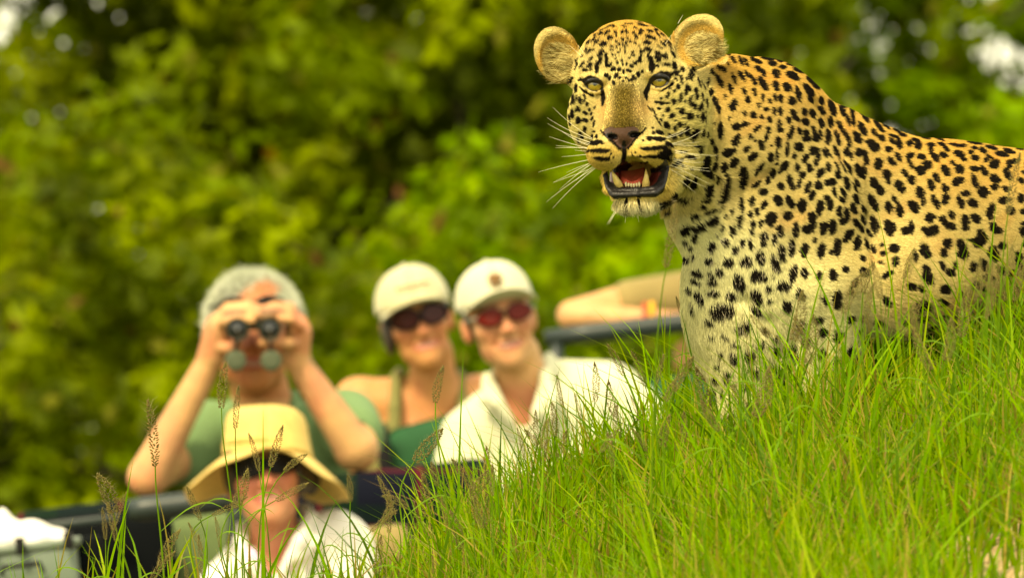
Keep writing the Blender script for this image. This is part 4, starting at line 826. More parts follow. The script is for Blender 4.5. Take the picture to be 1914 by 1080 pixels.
(1220, 220, 5.144): "155 10 30 18 170;475 45 36 10 90;220 90 22 22 0;172 122 16 16 0;108 105 24 16 60;285 145 42 24 98;368 175 60 26 120;340 118 12 10 0;225 175 28 16 110;315 185 14 14 0;130 180 12 10 0;155 190 26 10 90;180 190 26 10 90;270 80 20 6 110;445 170 40 14 105;400 290 50 10 0;425 330 24 22 0;240 345 36 16 0;320 390 50 20 5;245 470 20 12 0;335 500 18 10 0;100 350 60 20 0;90 400 70 24 10;200 450 60 18 140;490 420 38 34 90;475 505 45 40 0;515 550 38 30 60;290 610 42 42 0;375 625 45 30 95;510 675 42 38 0;495 735 30 24 0;475 790 30 22 0;450 855 34 20 10;540 880 26 14 170;480 905 36 14 10;385 930 36 18 20;355 960 18 10 0;200 755 60 38 20;300 790 25 25 0;150 825 28 16 0;155 885 18 16 0;70 845 50 30 150;360 755 16 8 0;545 985 45 35 120;420 1040 60 26 160;590 810 18 14 0",
}
SP = []
for (ox, oy, k), s_ in SPOTS.items():
    for q in s_.split(';'):
        u_, v_, a_, b_, t_ = map(float, q.split()); q_ = 1.10 if k > 7 else 1.06; SP.append((ox+u_/k, oy+v_/k, a_/k*q_, b_/k*q_+(.3 if k > 7 else 0), radians(t_), k))
# dark lines of the face: (points, half widths)
STROKES = [
 ([(1079,157),(1090,155),(1103,151.5),(1114,153),(1119,157)], [1.0,2.0,2.8,2.2,1.8]),
 ([(1090,156),(1096,166),(1104,173),(1113,175)], [3,3,1.6,1.4]),
 ([(1120,158),(1122,168),(1125,180),(1126,190),(1124,202)], [2.2,2.2,3.0,3.2,1.5]),
 ([(1083,168),(1090,176),(1100,181),(1107,185)], [.8,1.5,1.6,1.5]),
 ([(1212,154),(1221,146.5),(1232,143),(1243,145),(1247,150)], [1.6,2.0,2.6,2.6,2.0]),
 ([(1247,150),(1243,161),(1234,167),(1222,168)], [2.6,2.0,1.4,1.4]),
 ([(1246,146),(1256,145),(1264,141)], [2,2,1.6]),
 ([(1213,154),(1210,163),(1207,171),(1203,180),(1205,192)], [2.2,2.6,3.4,3.6,1.5]),
 ([(1229,177),(1238,173),(1247,167),(1252,163)], [1.0,1.6,1.8,1.6]),
 ([(1163,282),(1163.5,292),(1163,302)], [4.5,3.6,4.5]),
 ([(1121,247),(1125,254),(1134,262),(1146,272),(1156,281)], [1.0,1.6,2.5,3,3]),
 ([(1202,244),(1197,251),(1190,256),(1180,266),(1170,280)], [1.5,2,2.6,3,3]),
]
NOSE = [(1125,252),(1128,246),(1137,242),(1150,244),(1166,243),(1178,241),(1188,244),(1191,250),(1189,257),(1180,266),(1172,278),(1163,284),(1154,279),(1145,268),(1134,260)]
MOUTH = [(1163,300),(1150,314),(1139,324),(1130,324),(1124,330),(1128,352),(1136,368),(1146,375),(1180,371),(1204,371),(1222,371),(1236,362),(1243,340),(1248,312),(1240,300),(1228,312),(1206,318),(1186,315),(1172,306)]
EYEL = np.array([1109.5, 164.5]); EYER = np.array([1228.5, 157.0])
def blob(px, py, s):
    sx, sy, a, b, t, k = s; dx = px-sx; dy = py-sy
    return np.hypot((dx*cos(t)+dy*sin(t))/a, (-dx*sin(t)+dy*cos(t))/b)
def stroke(px, py, pts, ws):
    best = np.full(px.shape, 99.)
    for (p, q, w1, w2) in zip(pts[:-1], pts[1:], ws[:-1], ws[1:]):
        dx, dy = q[0]-p[0], q[1]-p[1]; t = np.clip(((px-p[0])*dx+(py-p[1])*dy)/(dx*dx+dy*dy), 0, 1)
        best = np.minimum(best, np.hypot(px-p[0]-t*dx, py-p[1]-t*dy)/(w1+(w2-w1)*t))
    return best
def coat_colour(P, N):
    """base coat and black spots of the animal from the place on its body"""
    n = len(P); x, d, u = P[:, 0], P[:, 1], P[:, 2]; y = -u
    gold = np.array([.48, .285, .065]); cream = np.array([.54, .425, .165]); pale = np.array([.64, .60, .31]); rust = np.array([.52, .22, .05]); brown = np.array([.055, .036, .004])
    def lerp(a, b, t): return a+(b-a)*t[:, None]
    back = 105+np.clip((x-1500)/250, 0, 1)*150                 # height of the back line
    t = smooth01(y-back, 0, 230)
    C = lerp(np.tile(gold, (n, 1)), cream, t)
    tch = smooth01(-(x-1490)*.8+(y-430), -60, 150)*smooth01(y, 330, 450)
    C = lerp(C, pale, tch)
    C = lerp(C, pale, smooth01(y, 540, 660)*.3)
    head = (x < 1335) & (y < 410) & (d < -90)
    hx = np.hypot((x-1185)/150, (y-215)/200)
    fc = lerp(np.tile(gold, (n, 1)), cream, smooth01(y, 60, 120))
    cheek = smooth01(np.abs(x-1168), 45, 95)*smooth01(y, 130, 190)
    fc = lerp(fc, np.array([.58, .48, .17]), cheek)
    bridge = np.exp(-(((x-1163)/(24+.16*(y-150)))**4))*smooth01(y, 128, 178)*(1-smooth01(y, 246, 268)); fc = lerp(fc, brown, bridge*.95)
    fc = lerp(fc, np.array([.46, .27, .09]), np.exp(-(((x-1200)/16)**2+((y-205)/26)**2))*.7)
    fc = lerp(fc, np.array([.46, .27, .09]), np.exp(-(((x-1126)/12)**2+((y-210)/26)**2))*.7)
    pad = smooth01(y, 262, 285)*(1-smooth01(np.abs(x-1170), 70, 95)); fc = lerp(fc, np.array([.50, .34, .075]), pad*.8)
    fc = lerp(fc, np.array([.58, .44, .16]), np.exp(-(((x-1168)/22)**2+((y-307)/14)**2)))
    fc = lerp(fc, np.array([.62, .57, .33]), smooth01(y, 370, 382)*(1-smooth01(x, 1228, 1250)))
    for e, r1 in ((EYEL, 24), (EYER, 26)):
        rr = np.hypot((x-e[0])/1.35, (y-e[1]-3)); fc = lerp(fc, np.array([.62, .47, .17]), (1-smooth01(rr, r1*.55, r1)))
    hb = smooth01(1338-x, 0, 22)*smooth01(405-y, 0, 15)*(d < -70)
    C = lerp(C, fc, np.clip(hb, 0, 1))
    # ears
    le = (x < 1094) & (y < 170) & (np.hypot(x-1040, y-108) < 66) & (x < 1078-(y-100)*.25); re_ = (y < 128-(x-1300)*.1) & (x > 1258) & (x < 1358) & (np.hypot(x-1303, y-82) < 64)
    ear = (le | re_) & (d < -60)
    inner = np.where(x < 1150, np.hypot((x-1046)/30, (y-122)/38), np.hypot((x-1310)/34, (y-92)/30))
    ec = lerp(np.tile(np.array([.32, .22, .06]), (n, 1)), np.array([.56, .36, .09]), smooth01(inner, .75, 1.15))
    ec = lerp(ec, np.array([.58, .46, .18]), smooth01(inner, 1.25, 1.6))
    C = np.where(ear[:, None], ec, C)
    # spots
    dark = np.zeros(n); vis = ~((d > 60) & (x < 1300)) & (N[:, 1] < .25)
    wob = cheapnoise(P, .22, 3)*.10+cheapnoise(P, .6, 4)*.06
    for s in SP:
        R = max(s[2], s[3])*1.5+2
        m = np.nonzero((np.abs(x-s[0]) < R) & (np.abs(y-s[1]) < R) & vis)[0]
        if len(m) == 0: continue
        soft = 1.6/max(min(s[2], s[3]), 1.2)
        b = blob(x[m], y[m], s)+wob[m]*1.2
        strength = 1.0
        dark[m] = np.maximum(dark[m], strength*(1-smooth01(b, 1.05-soft*.25, 1.12+soft*.45)))
    tint = np.zeros(n)
    # the rest of the coat (beyond the picture and on the far side)
    r = np.random.default_rng(11)
    un = np.nonzero((~vis) | (x > 1912) | (y > 588+np.clip(1500-x,0,200)*.5))[0]
    if len(un):
        cand = P[r.choice(un, min(6000, len(un)))]; keep = []
        for c in cand:
            if all(np.abs(c-k_).sum() > 40 and np.linalg.norm(c-k_) > 29 for k_ in keep[-900:]): keep.append(c)
        keep = np.array(keep); rad = r.uniform(7, 12, len(keep))
        for c, q in zip(keep, rad):
            m = un[np.abs(P[un, 0]-c[0]) < q*2]; dd = np.linalg.norm(P[m]-c, axis=1)/q+wob[m]
            dark[m] = np.maximum(dark[m], 1-smooth01(dd, .9, 1.25))
    ls = np.zeros(n); fm = (d < -215) & (x < 1290) & (y < 320)
    for i_, (pts, ws) in enumerate(STROKES): ls[fm] = np.maximum(ls[fm], 1-smooth01(stroke(x[fm], y[fm], pts, ws), .8 if i_ > 8 else 1.05, 1.5 if i_ > 8 else 1.8))
    dark = np.where(ear, 0, dark)
    backear = ear & (N[:, 1] > .2); dark = np.where(backear, .9, dark)
    dark = np.maximum(dark, ls)
    edge = (x > 1236) & (x < 1262) & (y > 300) & (y < 372) & (d < -150); dark = np.where(edge, np.maximum(dark, .95*smooth01(262-x, 0, 12)), dark)
    C = C*(1+.10*cheapnoise(P, .03, 5))[:, None]
    C = lerp(C, rust, np.clip(cheapnoise(P, .045, 6)-.35, 0, 1)*.35*(1-tch)*(y > 80)*((x > 1345) | (y > 410)))
    C = np.clip(C, 0, 1)
    return lerp(C, np.array([.010, .008, .006]), dark), dark, ear

def build_leopard():
    f = Field(axis((985, 1050, 3.5), (1050, 1255, 1.9), (1255, 1370, 3.2), (1370, 1950, 5.5), (1950, 2760, 13)),
              axis((-400, -255, 2.0), (-255, -120, 3.2), (-120, 520, 6.5)),
              axis((-960, -640, 7), (-640, -415, 4.5), (-415, -130, 1.9), (-130, -10, 2.6)))
    E = lambda x, y, d, rx, rd, ry, k=30, rot=0, op='u': f.ell((x, d, -y), (rx, rd, ry), k, np.array([[cos(radians(rot)), 0, sin(radians(rot))], [0, 1, 0], [-sin(radians(rot)), 0, cos(radians(rot))]]) if rot else None, op)
    Cp = lambda a, b, ra, rb, k=30, op='u': f.cap((a[0], a[2], -a[1]), (b[0], b[2], -b[1]), ra, rb, k, op)
    # trunk
    E(1750, 440, 95, 260, 165, 174, 36); Cp((1560, 300, 40), (1740, 407, 75), 98, 130, 30); Cp((1488, 250, 30), (1620, 385, 60), 86, 118, 26)
    Cp((1780, 428, 100), (2180, 440, 250), 154, 155, 36)
    Cp((1245, 245, -110), (1395, 268, -10), 100, 160, 30)
    E(1445, 290, 15, 105, 100, 165, 36); E(1365, 205, -45, 80, 70, 100, 30)
    E(1492, 425, -62, 128, 92, 205, 26)
    E(1320, 395, -85, 78, 75, 82, 26); E(1400, 470, -50, 118, 100, 135, 40); E(1392, 575, -60, 112, 100, 165, 30, rot=0)
    E(1335, 545, -110, 60, 45, 110, 30); E(1330, 300, -120, 50, 55, 90, 25)
    E(1650, 530, -10, 170, 110, 110, 40)
    # fore legs
    Cp((1395, 640, -70), (1392, 740, -80), 74, 47, 30); Cp((1392, 740, -80), (1385, 860, -70), 47, 36, 16); E(1372, 886, -100, 44, 62, 26, 12)
    for q in (-24, -8, 8, 24): E(1372+q, 892, -150, 9, 20, 14, 7)
    Cp((1540, 540, -90), (1545, 640, -80), 84, 60, 30); Cp((1545, 640, -80), (1505, 780, -90), 58, 38, 18); Cp((1505, 780, -90), (1490, 850, -95), 38, 34, 12); E(1478, 862, -125, 42, 62, 25, 12)
    for q in (-24, -8, 8, 24): E(1478+q, 868, -172, 9, 20, 13, 7)
    # hind quarters and tail
    E(2230, 470, 250, 165, 150, 170, 40); Cp((2180, 540, 190), (2060, 640, 160), 105, 60, 30); Cp((2060, 640, 160), (2190, 720, 170), 50, 32, 12); Cp((2190, 720, 170), (2110, 735, 120), 30, 26, 10)
    Cp((2260, 560, 330), (2160, 660, 330), 95, 55, 30); Cp((2160, 660, 330), (2270, 725, 330), 48, 30, 12); Cp((2270, 725, 330), (2190, 740, 290), 30, 26, 10)
    f.chain([(2350, 280, -400, 45), (2450, 300, -470, 30), (2540, 320, -600, 25), (2640, 330, -660, 22), (2720, 300, -640, 20)], 20)
    # head
    def e(r, fo, u, rr, rf, ru, k=14, op='u', Mx=None): f.ell(hp(r, fo, u), (rr, rf, ru), k, LM if Mx is None else Mx, op)
    def c(a, b, ra, rb, k=14, op='u'): f.cap(hp(*a), hp(*b), ra, rb, k, op)
    e(0, -15, 26, 95, 100, 90, 20); e(-6, 35, 45, 66, 46, 58, 26)
    e(-50, -2, -58, 64, 72, 78, 22); e(72, -14, -58, 78, 82, 92, 22); e(95, -35, -95, 66, 66, 80, 22)
    e(0, 45, -70, 70, 50, 62, 25)
    e(-46, 42, 28, 34, 30, 24, 18); e(46, 42, 28, 34, 30, 24, 18)                 # brows
    e(-66, 42, -26, 34, 30, 26, 18); e(66, 42, -26, 34, 30, 26, 18)               # below the eyes
    c((0, 60, 10), (-4, 122, -76), 30, 31, 20); c((-4, 100, -60), (-4, 128, -82), 30, 27, 12)
    e(-5, 133, -97, 28, 22, 19, 8)                                               # nose
    e(-33, 118, -128, 36, 40, 31, 8); e(33, 118, -126, 38, 40, 31, 8)             # whisker pads
    e(52, 95, -132, 30, 36, 30, 12); e(-48, 95, -128, 28, 36, 30, 12)
    e(0, 80, -100, 62, 60, 50, 16); e(24, -25, -140, 56, 60, 60, 16)
    e(12, 84, -214, 44, 34, 26, 12); e(16, 60, -195, 50, 50, 34, 14)              # chin
    c((-22, 76, -190), (-18, 10, -140), 18, 22, 12); c((60, 76, -196), (84, 5, -150), 26, 42, 14)
    for ex_, ey_, sg in ((1109.5, 165, -1), (1228.5, 158, 1)):                    # eye openings and lids
        f.ell((ex_, -285, -ey_-0), (18, 22, 12.5), 4, LM, 'sub')
        up = [(-20, 8), (-15, -4), (-8, -9.4), (2, -10.6), (12, -8.6), (19, -3.5)]; lo_ = [(-20, 8), (-12, 11.5), (-2, 13), (8, 11), (15, 5), (19, -4)]
        pu = [(ex_+sg*a, -279+abs(a)*.35+(4 if a < -15 else 0), -(ey_+b)) for a, b in up]; pl = [(ex_+sg*a, -277+abs(a)*.35, -(ey_+b)) for a, b in lo_]
        for a, b in zip(pu[:-1], pu[1:]): f.cap(a, b, 3.6, 3.6, 4)
        for a, b in zip(pl[:-1], pl[1:]): f.cap(a, b, 2.6, 2.6, 4)
        f.cap((ex_-sg*17, -276, -(ey_-15)), (ex_+sg*17, -260, -(ey_-13)), 10, 8.5, 8)
    e(13, 120, -172, 44, 74, 27, 4, 'sub'); e(8, 140, -160, 26, 60, 24, 4, 'sub'); e(13, 60, -168, 36, 60, 26, 4, 'sub')
    L = [(-46, 84, -152), (-46, 96, -172), (-42, 108, -194), (-30, 118, -206), (12, 124, -207), (46, 118, -206), (62, 104, -194), (68, 90, -168), (68, 76, -146)]
    LR = [4, 6.2, 5.4, 6.4, 4.6, 5.8, 5.2, 6.4, 4]
    for i_, (a, b) in enumerate(zip(L[:-1], L[1:])): c(a, b, LR[i_], LR[i_+1], 4)
    for a, b in zip(L[2:7], L[3:8]): c((a[0]*.92+1, a[1]-8, a[2]+5), (b[0]*.92+1, b[1]-8, b[2]+5), 8, 8, 4)
    for q in (-22, 15): e(q, 150, -101 if q < 0 else -99, 7.5, 12, 5, 3, 'sub'); e(q+(-6 if q < 0 else 6), 140, -98, 6, 9, 3.2, 3, 'sub')      # nostrils
    # ears
    def ear(cx, cy, d0, a, b, rot, yaw):
        R1 = np.array([[cos(radians(rot)), 0, sin(radians(rot))], [0, 1, 0], [-sin(radians(rot)), 0, cos(radians(rot))]])
        Y1 = np.array([[cos(radians(yaw)), -sin(radians(yaw)), 0], [sin(radians(yaw)), cos(radians(yaw)), 0], [0, 0, 1]])
        Mx = Y1@R1; cc = np.array([cx, d0, -cy])
        f.ell(cc, (a, 20, b), 8, Mx); f.ell(cc+Mx@np.array([0, -19, -4]), (a*.90, 22, b*.90), 4, Mx, 'sub')
    ear(1041, 107, -170, 41, 53, -20, 8); ear(1300, 82, -160, 44, 55, 42, -6); Cp((1078, 152, -175), (1062, 122, -168), 17, 13, 14); Cp((1268, 138, -165), (1286, 112, -158), 20, 14, 14)
    # skin folds pressed into the finished surface
    def fold(pts, r_, k_):
        q = []
        for x, y in pts:
            i = int(np.searchsorted(f.ax[0], x)); j = int(np.searchsorted(f.ax[2], -y)); col_ = f.F[i, :, j]; n_ = np.nonzero(col_ < 0)[0]
            if len(n_): q.append((x, float(f.ax[1][n_[0]])-r_*.15, -y))
        for a, b in zip(q[:-1], q[1:]): f.cap(a, b, r_, r_, k_, 'sub')
    fold([(1583, 300), (1592, 330), (1604, 370), (1616, 410), (1626, 450), (1634, 490)], 5, 16)
    fold([(1326, 180), (1321, 230), (1322, 290), (1334, 350), (1345, 400), (1350, 440)], 5, 14)
    fold([(1530, 200), (1556, 240), (1578, 285)], 9, 26); fold([(1440, 330), (1475, 400), (1490, 470)], 7, 26); fold([(1390, 560), (1430, 600), (1455, 660)], 8, 24)
    return f
fld = build_leopard()
P, Q = fld.mesh()
Nn = vnormals(P, Q)
leo = empty('leopard', LW(np.array([1600., 0, -760])), 'spotted leopard with its mouth open looking out over the grassy mound', 'leopard')
C, dk, earm = coat_colour(P, Nn)
# bare skin: nose, lips, mouth, eye rims
x_, d_, y_ = P[:, 0], P[:, 1], -P[:, 2]
front = d_ < -215
nose = inpoly(x_, y_, NOSE) & (d_ < -290)
mouth = inpoly(x_, y_, MOUTH) & front
hl = (P-LO)@LM                                                 # head frame (r, f, u)
eyeskin = ((np.hypot((x_-EYEL[0])/16.4, (y_-EYEL[1]+.8)/11.2) < 1) | (np.hypot((x_-EYER[0])/17.4, (y_-EYER[1]+.8)/11.8) < 1)) & front
C[nose] = np.array([.075, .036, .024])
nostr = (np.hypot((x_-1139)/11, (y_-259)/6.5) < 1) | (np.hypot((x_-1181)/11, (y_-256)/6.5) < 1) | (np.hypot((x_-1163)/4, (y_-276)/9) < 1)
C[nostr & (d_ < -285)] = np.array([.008, .006, .006])
C[mouth] = np.array([.012, .010, .010])
inner = mouth & (hl[:, 1] < 94); C[inner] = np.array([.006, .004, .004]); C[inner & (y_ > 326)] = np.array([.20, .03, .025])
lid = ((np.hypot((x_-EYEL[0])/20, (y_-EYEL[1])/14) < 1) | (np.hypot((x_-EYER[0])/21, (y_-EYER[1])/15) < 1)) & front
ls_ = np.zeros(len(P), bool)
for pts_l, ws_l in STROKES[:10]: ls_ |= stroke(x_, y_, pts_l, ws_l) < 1.65
C[lid & ~ls_] = np.array([.46, .34, .12]); C[eyeskin] = np.array([.010, .008, .007])
M['bare'] = mat('bare_black_skin', attr=ATT, rough=.30, spec=.30, bump=.22, bscale=420)
body = link('body', LW(P), Q, M['fur_skin'], leo, cols=np.clip(C, 0, 1))
body.data.materials.append(M['bare'])
bare = nose | mouth | eyeskin | lid | nostr & (d_ < -285)
body.data.polygons.foreach_set('material_index', bare[Q].all(1).astype(np.int32))

# fur -------------------------------------------------------------
def fur(nh, seed):
    r = np.random.default_rng(seed)
    tri = np.vstack([Q[:, [0, 1, 2]], Q[:, [0, 2, 3]]]); a, b, c = P[tri[:, 0]], P[tri[:, 1]], P[tri[:, 2]]
    fn = np.cross(b-a, c-a); ar = np.linalg.norm(fn, axis=1)/2; cn = (a+b+c)/3
    nrm = Nn[tri].mean(1)
    wgt = ar*np.where(nrm[:, 1] < .35, 1.0, .12)*np.where(cn[:, 0] > 1990, .15, 1)*np.where(-cn[:, 2] > 780, .2, 1)
    facew = (cn[:, 0] < 1340) & (-cn[:, 2] < 400); wgt *= np.where(facew, 1.7, 1)
    wgt[bare[tri].any(1)] = 0
    hlc = (cn-LO)@LM
    wgt[(np.abs(hlc[:, 0]-13) < 50) & (hlc[:, 1] > 0) & (hlc[:, 2] < -146) & (hlc[:, 2] > -203) & inpoly(cn[:, 0], -cn[:, 2], MOUTH)] = 0
    t = r.choice(len(tri), nh, p=wgt/wgt.sum()); u = r.random(nh); v = r.random(nh); m = u+v > 1; u[m] = 1-u[m]; v[m] = 1-v[m]
    R = a[t]+(b-a)[t]*u[:, None]+(c-a)[t]*v[:, None]
    N = Nn[tri[t, 0]]*(1-u-v)[:, None]+Nn[tri[t, 1]]*u[:, None]+Nn[tri[t, 2]]*v[:, None]; N /= np.linalg.norm(N, axis=1)[:, None]
    x, d, y = R[:, 0], R[:, 1], -R[:, 2]
    col, dark, ear = coat_colour(R, N)
    h = (R-LO)@LM
    # combing
    nosep = hp(-5, 130, -80); D = R-nosep; D /= np.linalg.norm(D, axis=1)[:, None]
    Db = np.tile(np.array([.85, .1, -.35]), (nh, 1)); ch = smooth01(y, 380, 520)*(1-smooth01(x, 1420, 1540))
    Db = Db*(1-ch)[:, None]+np.array([.1, -.15, -1.0])*ch[:, None]
    Dl = np.array([0.1, 0, -1.0]); lg = smooth01(y, 620, 700)[:, None]; Db = Db*(1-lg)+Dl*lg
    hw = np.clip(smooth01(1345-x, 0, 60)*smooth01(425-y, 0, 60)*(d < -60), 0, 1)[:, None]
    D = D*hw+Db*(1-hw)
    chin = (hw[:, 0] > .5) & (y > 376) & (x < 1250); D[chin] = np.array([0, -.35, -1.0])+.25*(R[chin]-np.array([1184, -285, -385]))/20*np.array([1, 0, 0])
    if ear.any():
        ex = np.where(x < 1150, -1.0, 1.0)
        innerd = np.where(x < 1150, np.hypot((x-1046)/30, (y-122)/38), np.hypot((x-1310)/34, (y-92)/30))
        De = np.stack([ex*1.0, -.45*np.ones(nh), .05+.35*np.sin(y*.13+x*.05)], 1); D[ear] = De[ear]
    D += r.normal(size=(nh, 3))*.18
    T = D-(D*N).sum(1)[:, None]*N; T /= np.linalg.norm(T, axis=1)[:, None]+1e-9
    ln = np.full(nh, 6.8); ln += 6*ch; ln = np.where(y > 560, ln+5, ln)
    face = hw[:, 0] > .5
    lf = 3.2+5.5*smooth01(np.hypot(x-1165, (y-200)*.9), 50, 120)
    lf = np.where((y > 262) & (y < 330) & (np.abs(x-1170) < 70), 4.5, lf)
    ln = np.where(face, lf, ln); ln = np.where(chin, 16, ln)
    thr = (x > 1225) & (x < 1380) & (y > 330) & (y < 470); ln = np.where(thr & ~chin, 12, ln)
    if ear.any(): ln = np.where(ear, np.where(innerd < .9, 17, 3.5), ln)
    ln *= r.uniform(.65, 1.25, nh)
    lift = np.where(face, .28, .30)+.15*ch+np.where(chin, .35, 0)+np.where(ear, .35, 0)
    lift = lift*r.uniform(.6, 1.4, nh)
    K = 4; pts = np.zeros((nh, K, 3)); ts = np.linspace(0, 1, K)
    for k, s in enumerate(ts):
        pts[:, k] = R+ln[:, None]*(T*(s**1.0)*.95+N*(lift*s*(1-.35*s))[:, None])
    grav = np.zeros((nh, K, 1)); 
    brz = face & (np.abs(x-1163) < 24+.16*(y-150)) & (y > 140) & (y < 250); ln[brz] = 5.5*r.uniform(.7, 1.2, brz.sum()); col[brz] *= np.where(r.random((brz.sum(), 1)) < .25, 2.6, r.uniform(.35, 1.5, (brz.sum(), 1)))
    col = col*np.where(face[:, None], r.uniform(.55, 1.35, (nh, 1)), r.uniform(.70, 1.22, (nh, 1)))
    if ear.any():
        li = ear & (innerd < 1.05); col[li] = np.where((r.random(li.sum()) < .62)[:, None], np.array([.58, .48, .20]), col[li]*.7)
    wh = (ch > .3) | chin; pale_tip = wh & (dark > .5) & (r.random(nh) < .08); col[pale_tip] = np.array([.6, .52, .34])
    return pts, col, ln
def hair_object(name, pts, col, r0, r1, material, parent):
    n, K = pts.shape[:2]; hc = bpy.data.hair_curves.new(name); hc.add_curves([K]*n)
    W = LW(pts)-ORIG[parent]; hc.position_data.foreach_set('vector', W.astype(np.float32).ravel())
    ra = hc.attributes.get('radius') or hc.attributes.new('radius', 'FLOAT', 'POINT')
    rad = (np.linspace(1, 0, K)**.7)[None]*(np.broadcast_to(r0, (n,))-r1)[:, None]+r1
    ra.data.foreach_set('value', (rad/SL).astype(np.float32).ravel())
    ca = hc.attributes.new('fur_color', 'FLOAT_COLOR', 'CURVE'); c4 = np.ones((n, 4), np.float32); c4[:, :3] = np.clip(col, 0, 1)
    ca.data.foreach_set('color', c4.ravel())
    hc.materials.append(material); o = bpy.data.objects.new(name, hc); sc.collection.objects.link(o); o.parent = parent; ORIG[o] = ORIG[parent]
    return o
pts, col, ln = fur(430000, 5)
fo = hair_object('fur', pts, col, .50, .06, M['fur'], leo); fo['kind'] = 'stuff'

# whiskers ---------------------------------------------------------
wr = np.random.default_rng(21); wp, n_w = [], 0
def whisk(p0, ang, length, sag, dd):
    p0 = np.array(p0, float); a = radians(ang); K = 9; out = []
    for s in np.linspace(0, 1, K):
        out.append(p0+np.array([cos(a)*length*s, dd*length*s, sin(a)*length*s+sag*length*s*s]))
    wp.append(out)
for i in range(20):
    t = wr.random(); y0 = 266+48*t; whisk((1108+22*wr.random(), -296, -y0), 180+wr.uniform(-16, 16)+(-30+72*t), wr.uniform(50, 112), wr.uniform(-.05, .35)*(1 if t < .6 else -.6), .25)
for i in range(20):
    t = wr.random(); y0 = 264+46*t; whisk((1212+28*wr.random(), -292, -y0), wr.uniform(-10, 10)+4-38*t, wr.uniform(55, 118), wr.uniform(-.05, .34), .10)
for a_, l_ in ((235, 26), (228, 34), (238, 30), (262, 24), (285, 24), (300, 18)): whisk((1150+abs(a_-235)*.7, -295, -392), a_, l_, -.1, -.05)
whisk((1108, -240, -128), 128, 48, .02, .1); whisk((1102, -240, -124), 140, 52, .02, .1); whisk((1219, -240, -118), 55, 58, .0, .1); whisk((1224, -240, -122), 66, 40, .0, .1); whisk((1265, -150, -48), 60, 18, 0, 0)
wp = np.array(wp); hair_object('whisker', wp, np.tile([.85, .78, .55], (len(wp), 1)), .36, .08, mat('whisker', attr='fur_color', rough=.3), leo)['kind'] = 'stuff'

# eyes, teeth, tongue ----------------------------------------------
def eye(cx, cy, seed):
    ctr = np.array([cx, -255, -cy], float); Rr = 21.0
    mb = MB(); mb.ball((0, 0, 0), Rr, n=40, m=40); V = mb.V[0].copy(); V = V[:, [0, 2, 1]]*np.array([1, -1, 1])   # pole faces the camera
    ax_ = np.array([.02, -1, .10]); ax_ /= np.linalg.norm(ax_); z = V/Rr@ax_; rr = np.sqrt(np.clip(1-z*z, 0, 1))*Rr
    r = np.random.default_rng(seed); ang = np.arctan2(V[:, 2], V[:, 0])
    fib = .85+.15*np.sin(ang*23)+.1*np.sin(ang*41+1)
    iris = np.array([.33, .23, .025])*fib[:, None]; iris = iris+(np.array([.20, .24, .06])-iris)*smooth01(6-rr, 0, 3)[:, None]
    col = np.where((rr < 4.3)[:, None], np.array([.004, .004, .004]), iris)
    col = np.where((rr > 13.8)[:, None], np.array([.03, .02, .01]), col)*np.where(z < 0, .1, 1)[:, None]
    o = link('eye', LW(V+ctr), [list(f_) for f_ in mb.F], M['eye'], leo, cols=col)
M['eye'] = mat('leopard_eye', attr=ATT, rough=.06, spec=.6, coat=1)
eye(EYEL[0], EYEL[1]-1, 1); eye(EYER[0], EYER[1]-1, 2)
M['tooth'] = mat('ivory', (.70, .50, .16), .25, noise=.15, nscale=200)
M['incisor'] = mat('small_tooth', (.74, .62, .34), .3)
M['tongue'] = mat('wet_tongue', (.75, .12, .07), .22, bump=.4, bscale=700)
for pts_, rr in (([(1157, -286, -357), (1152, -296, -345), (1146, -301, -333), (1141, -300, -322)], (8.5, 7.4, 4.6, .5)),
                 ([(1203, -284, -356), (1204, -295, -344), (1204.5, -299, -332), (1203.5, -297, -319)], (8.5, 7.0, 4.2, .5))):
    ts = np.linspace(0, 1, 10); pp = np.stack([np.interp(ts, np.linspace(0, 1, 4), np.array(pts_)[:, q]) for q in range(3)], 1); ra = np.interp(ts, np.linspace(0, 1, 4), rr)
    mb = MB(); mb.tube(LW(pp), ra/SL, 14); mb.build('canine_tooth', M['tooth'], leo)
for i in range(6):
    mb = MB(); cx = 1167+i*4.9; mb.ball(LW(np.array([cx, -299+abs(i-2.5)*1.3, -349.5+.8*abs(i-2.5)])), np.array([2.3, 2.2, 4.2 if i not in (0, 5) else 5.0])/SL, n=10, m=8); mb.build('incisor', M['incisor'], leo)
mb = MB()
def tg(u, v):
    a = (u-.5)*2; L_ = v; wdt = 25*(1-.15*L_)*(1-.7*max(0, L_-.75)**2*8)
    return LW(np.array([1179+a*wdt, -195-92*L_, -322-26*L_+7*abs(a)**2]))
mb.grid(tg, 16, 16, .008); mb.build('tongue', M['tongue'], leo)

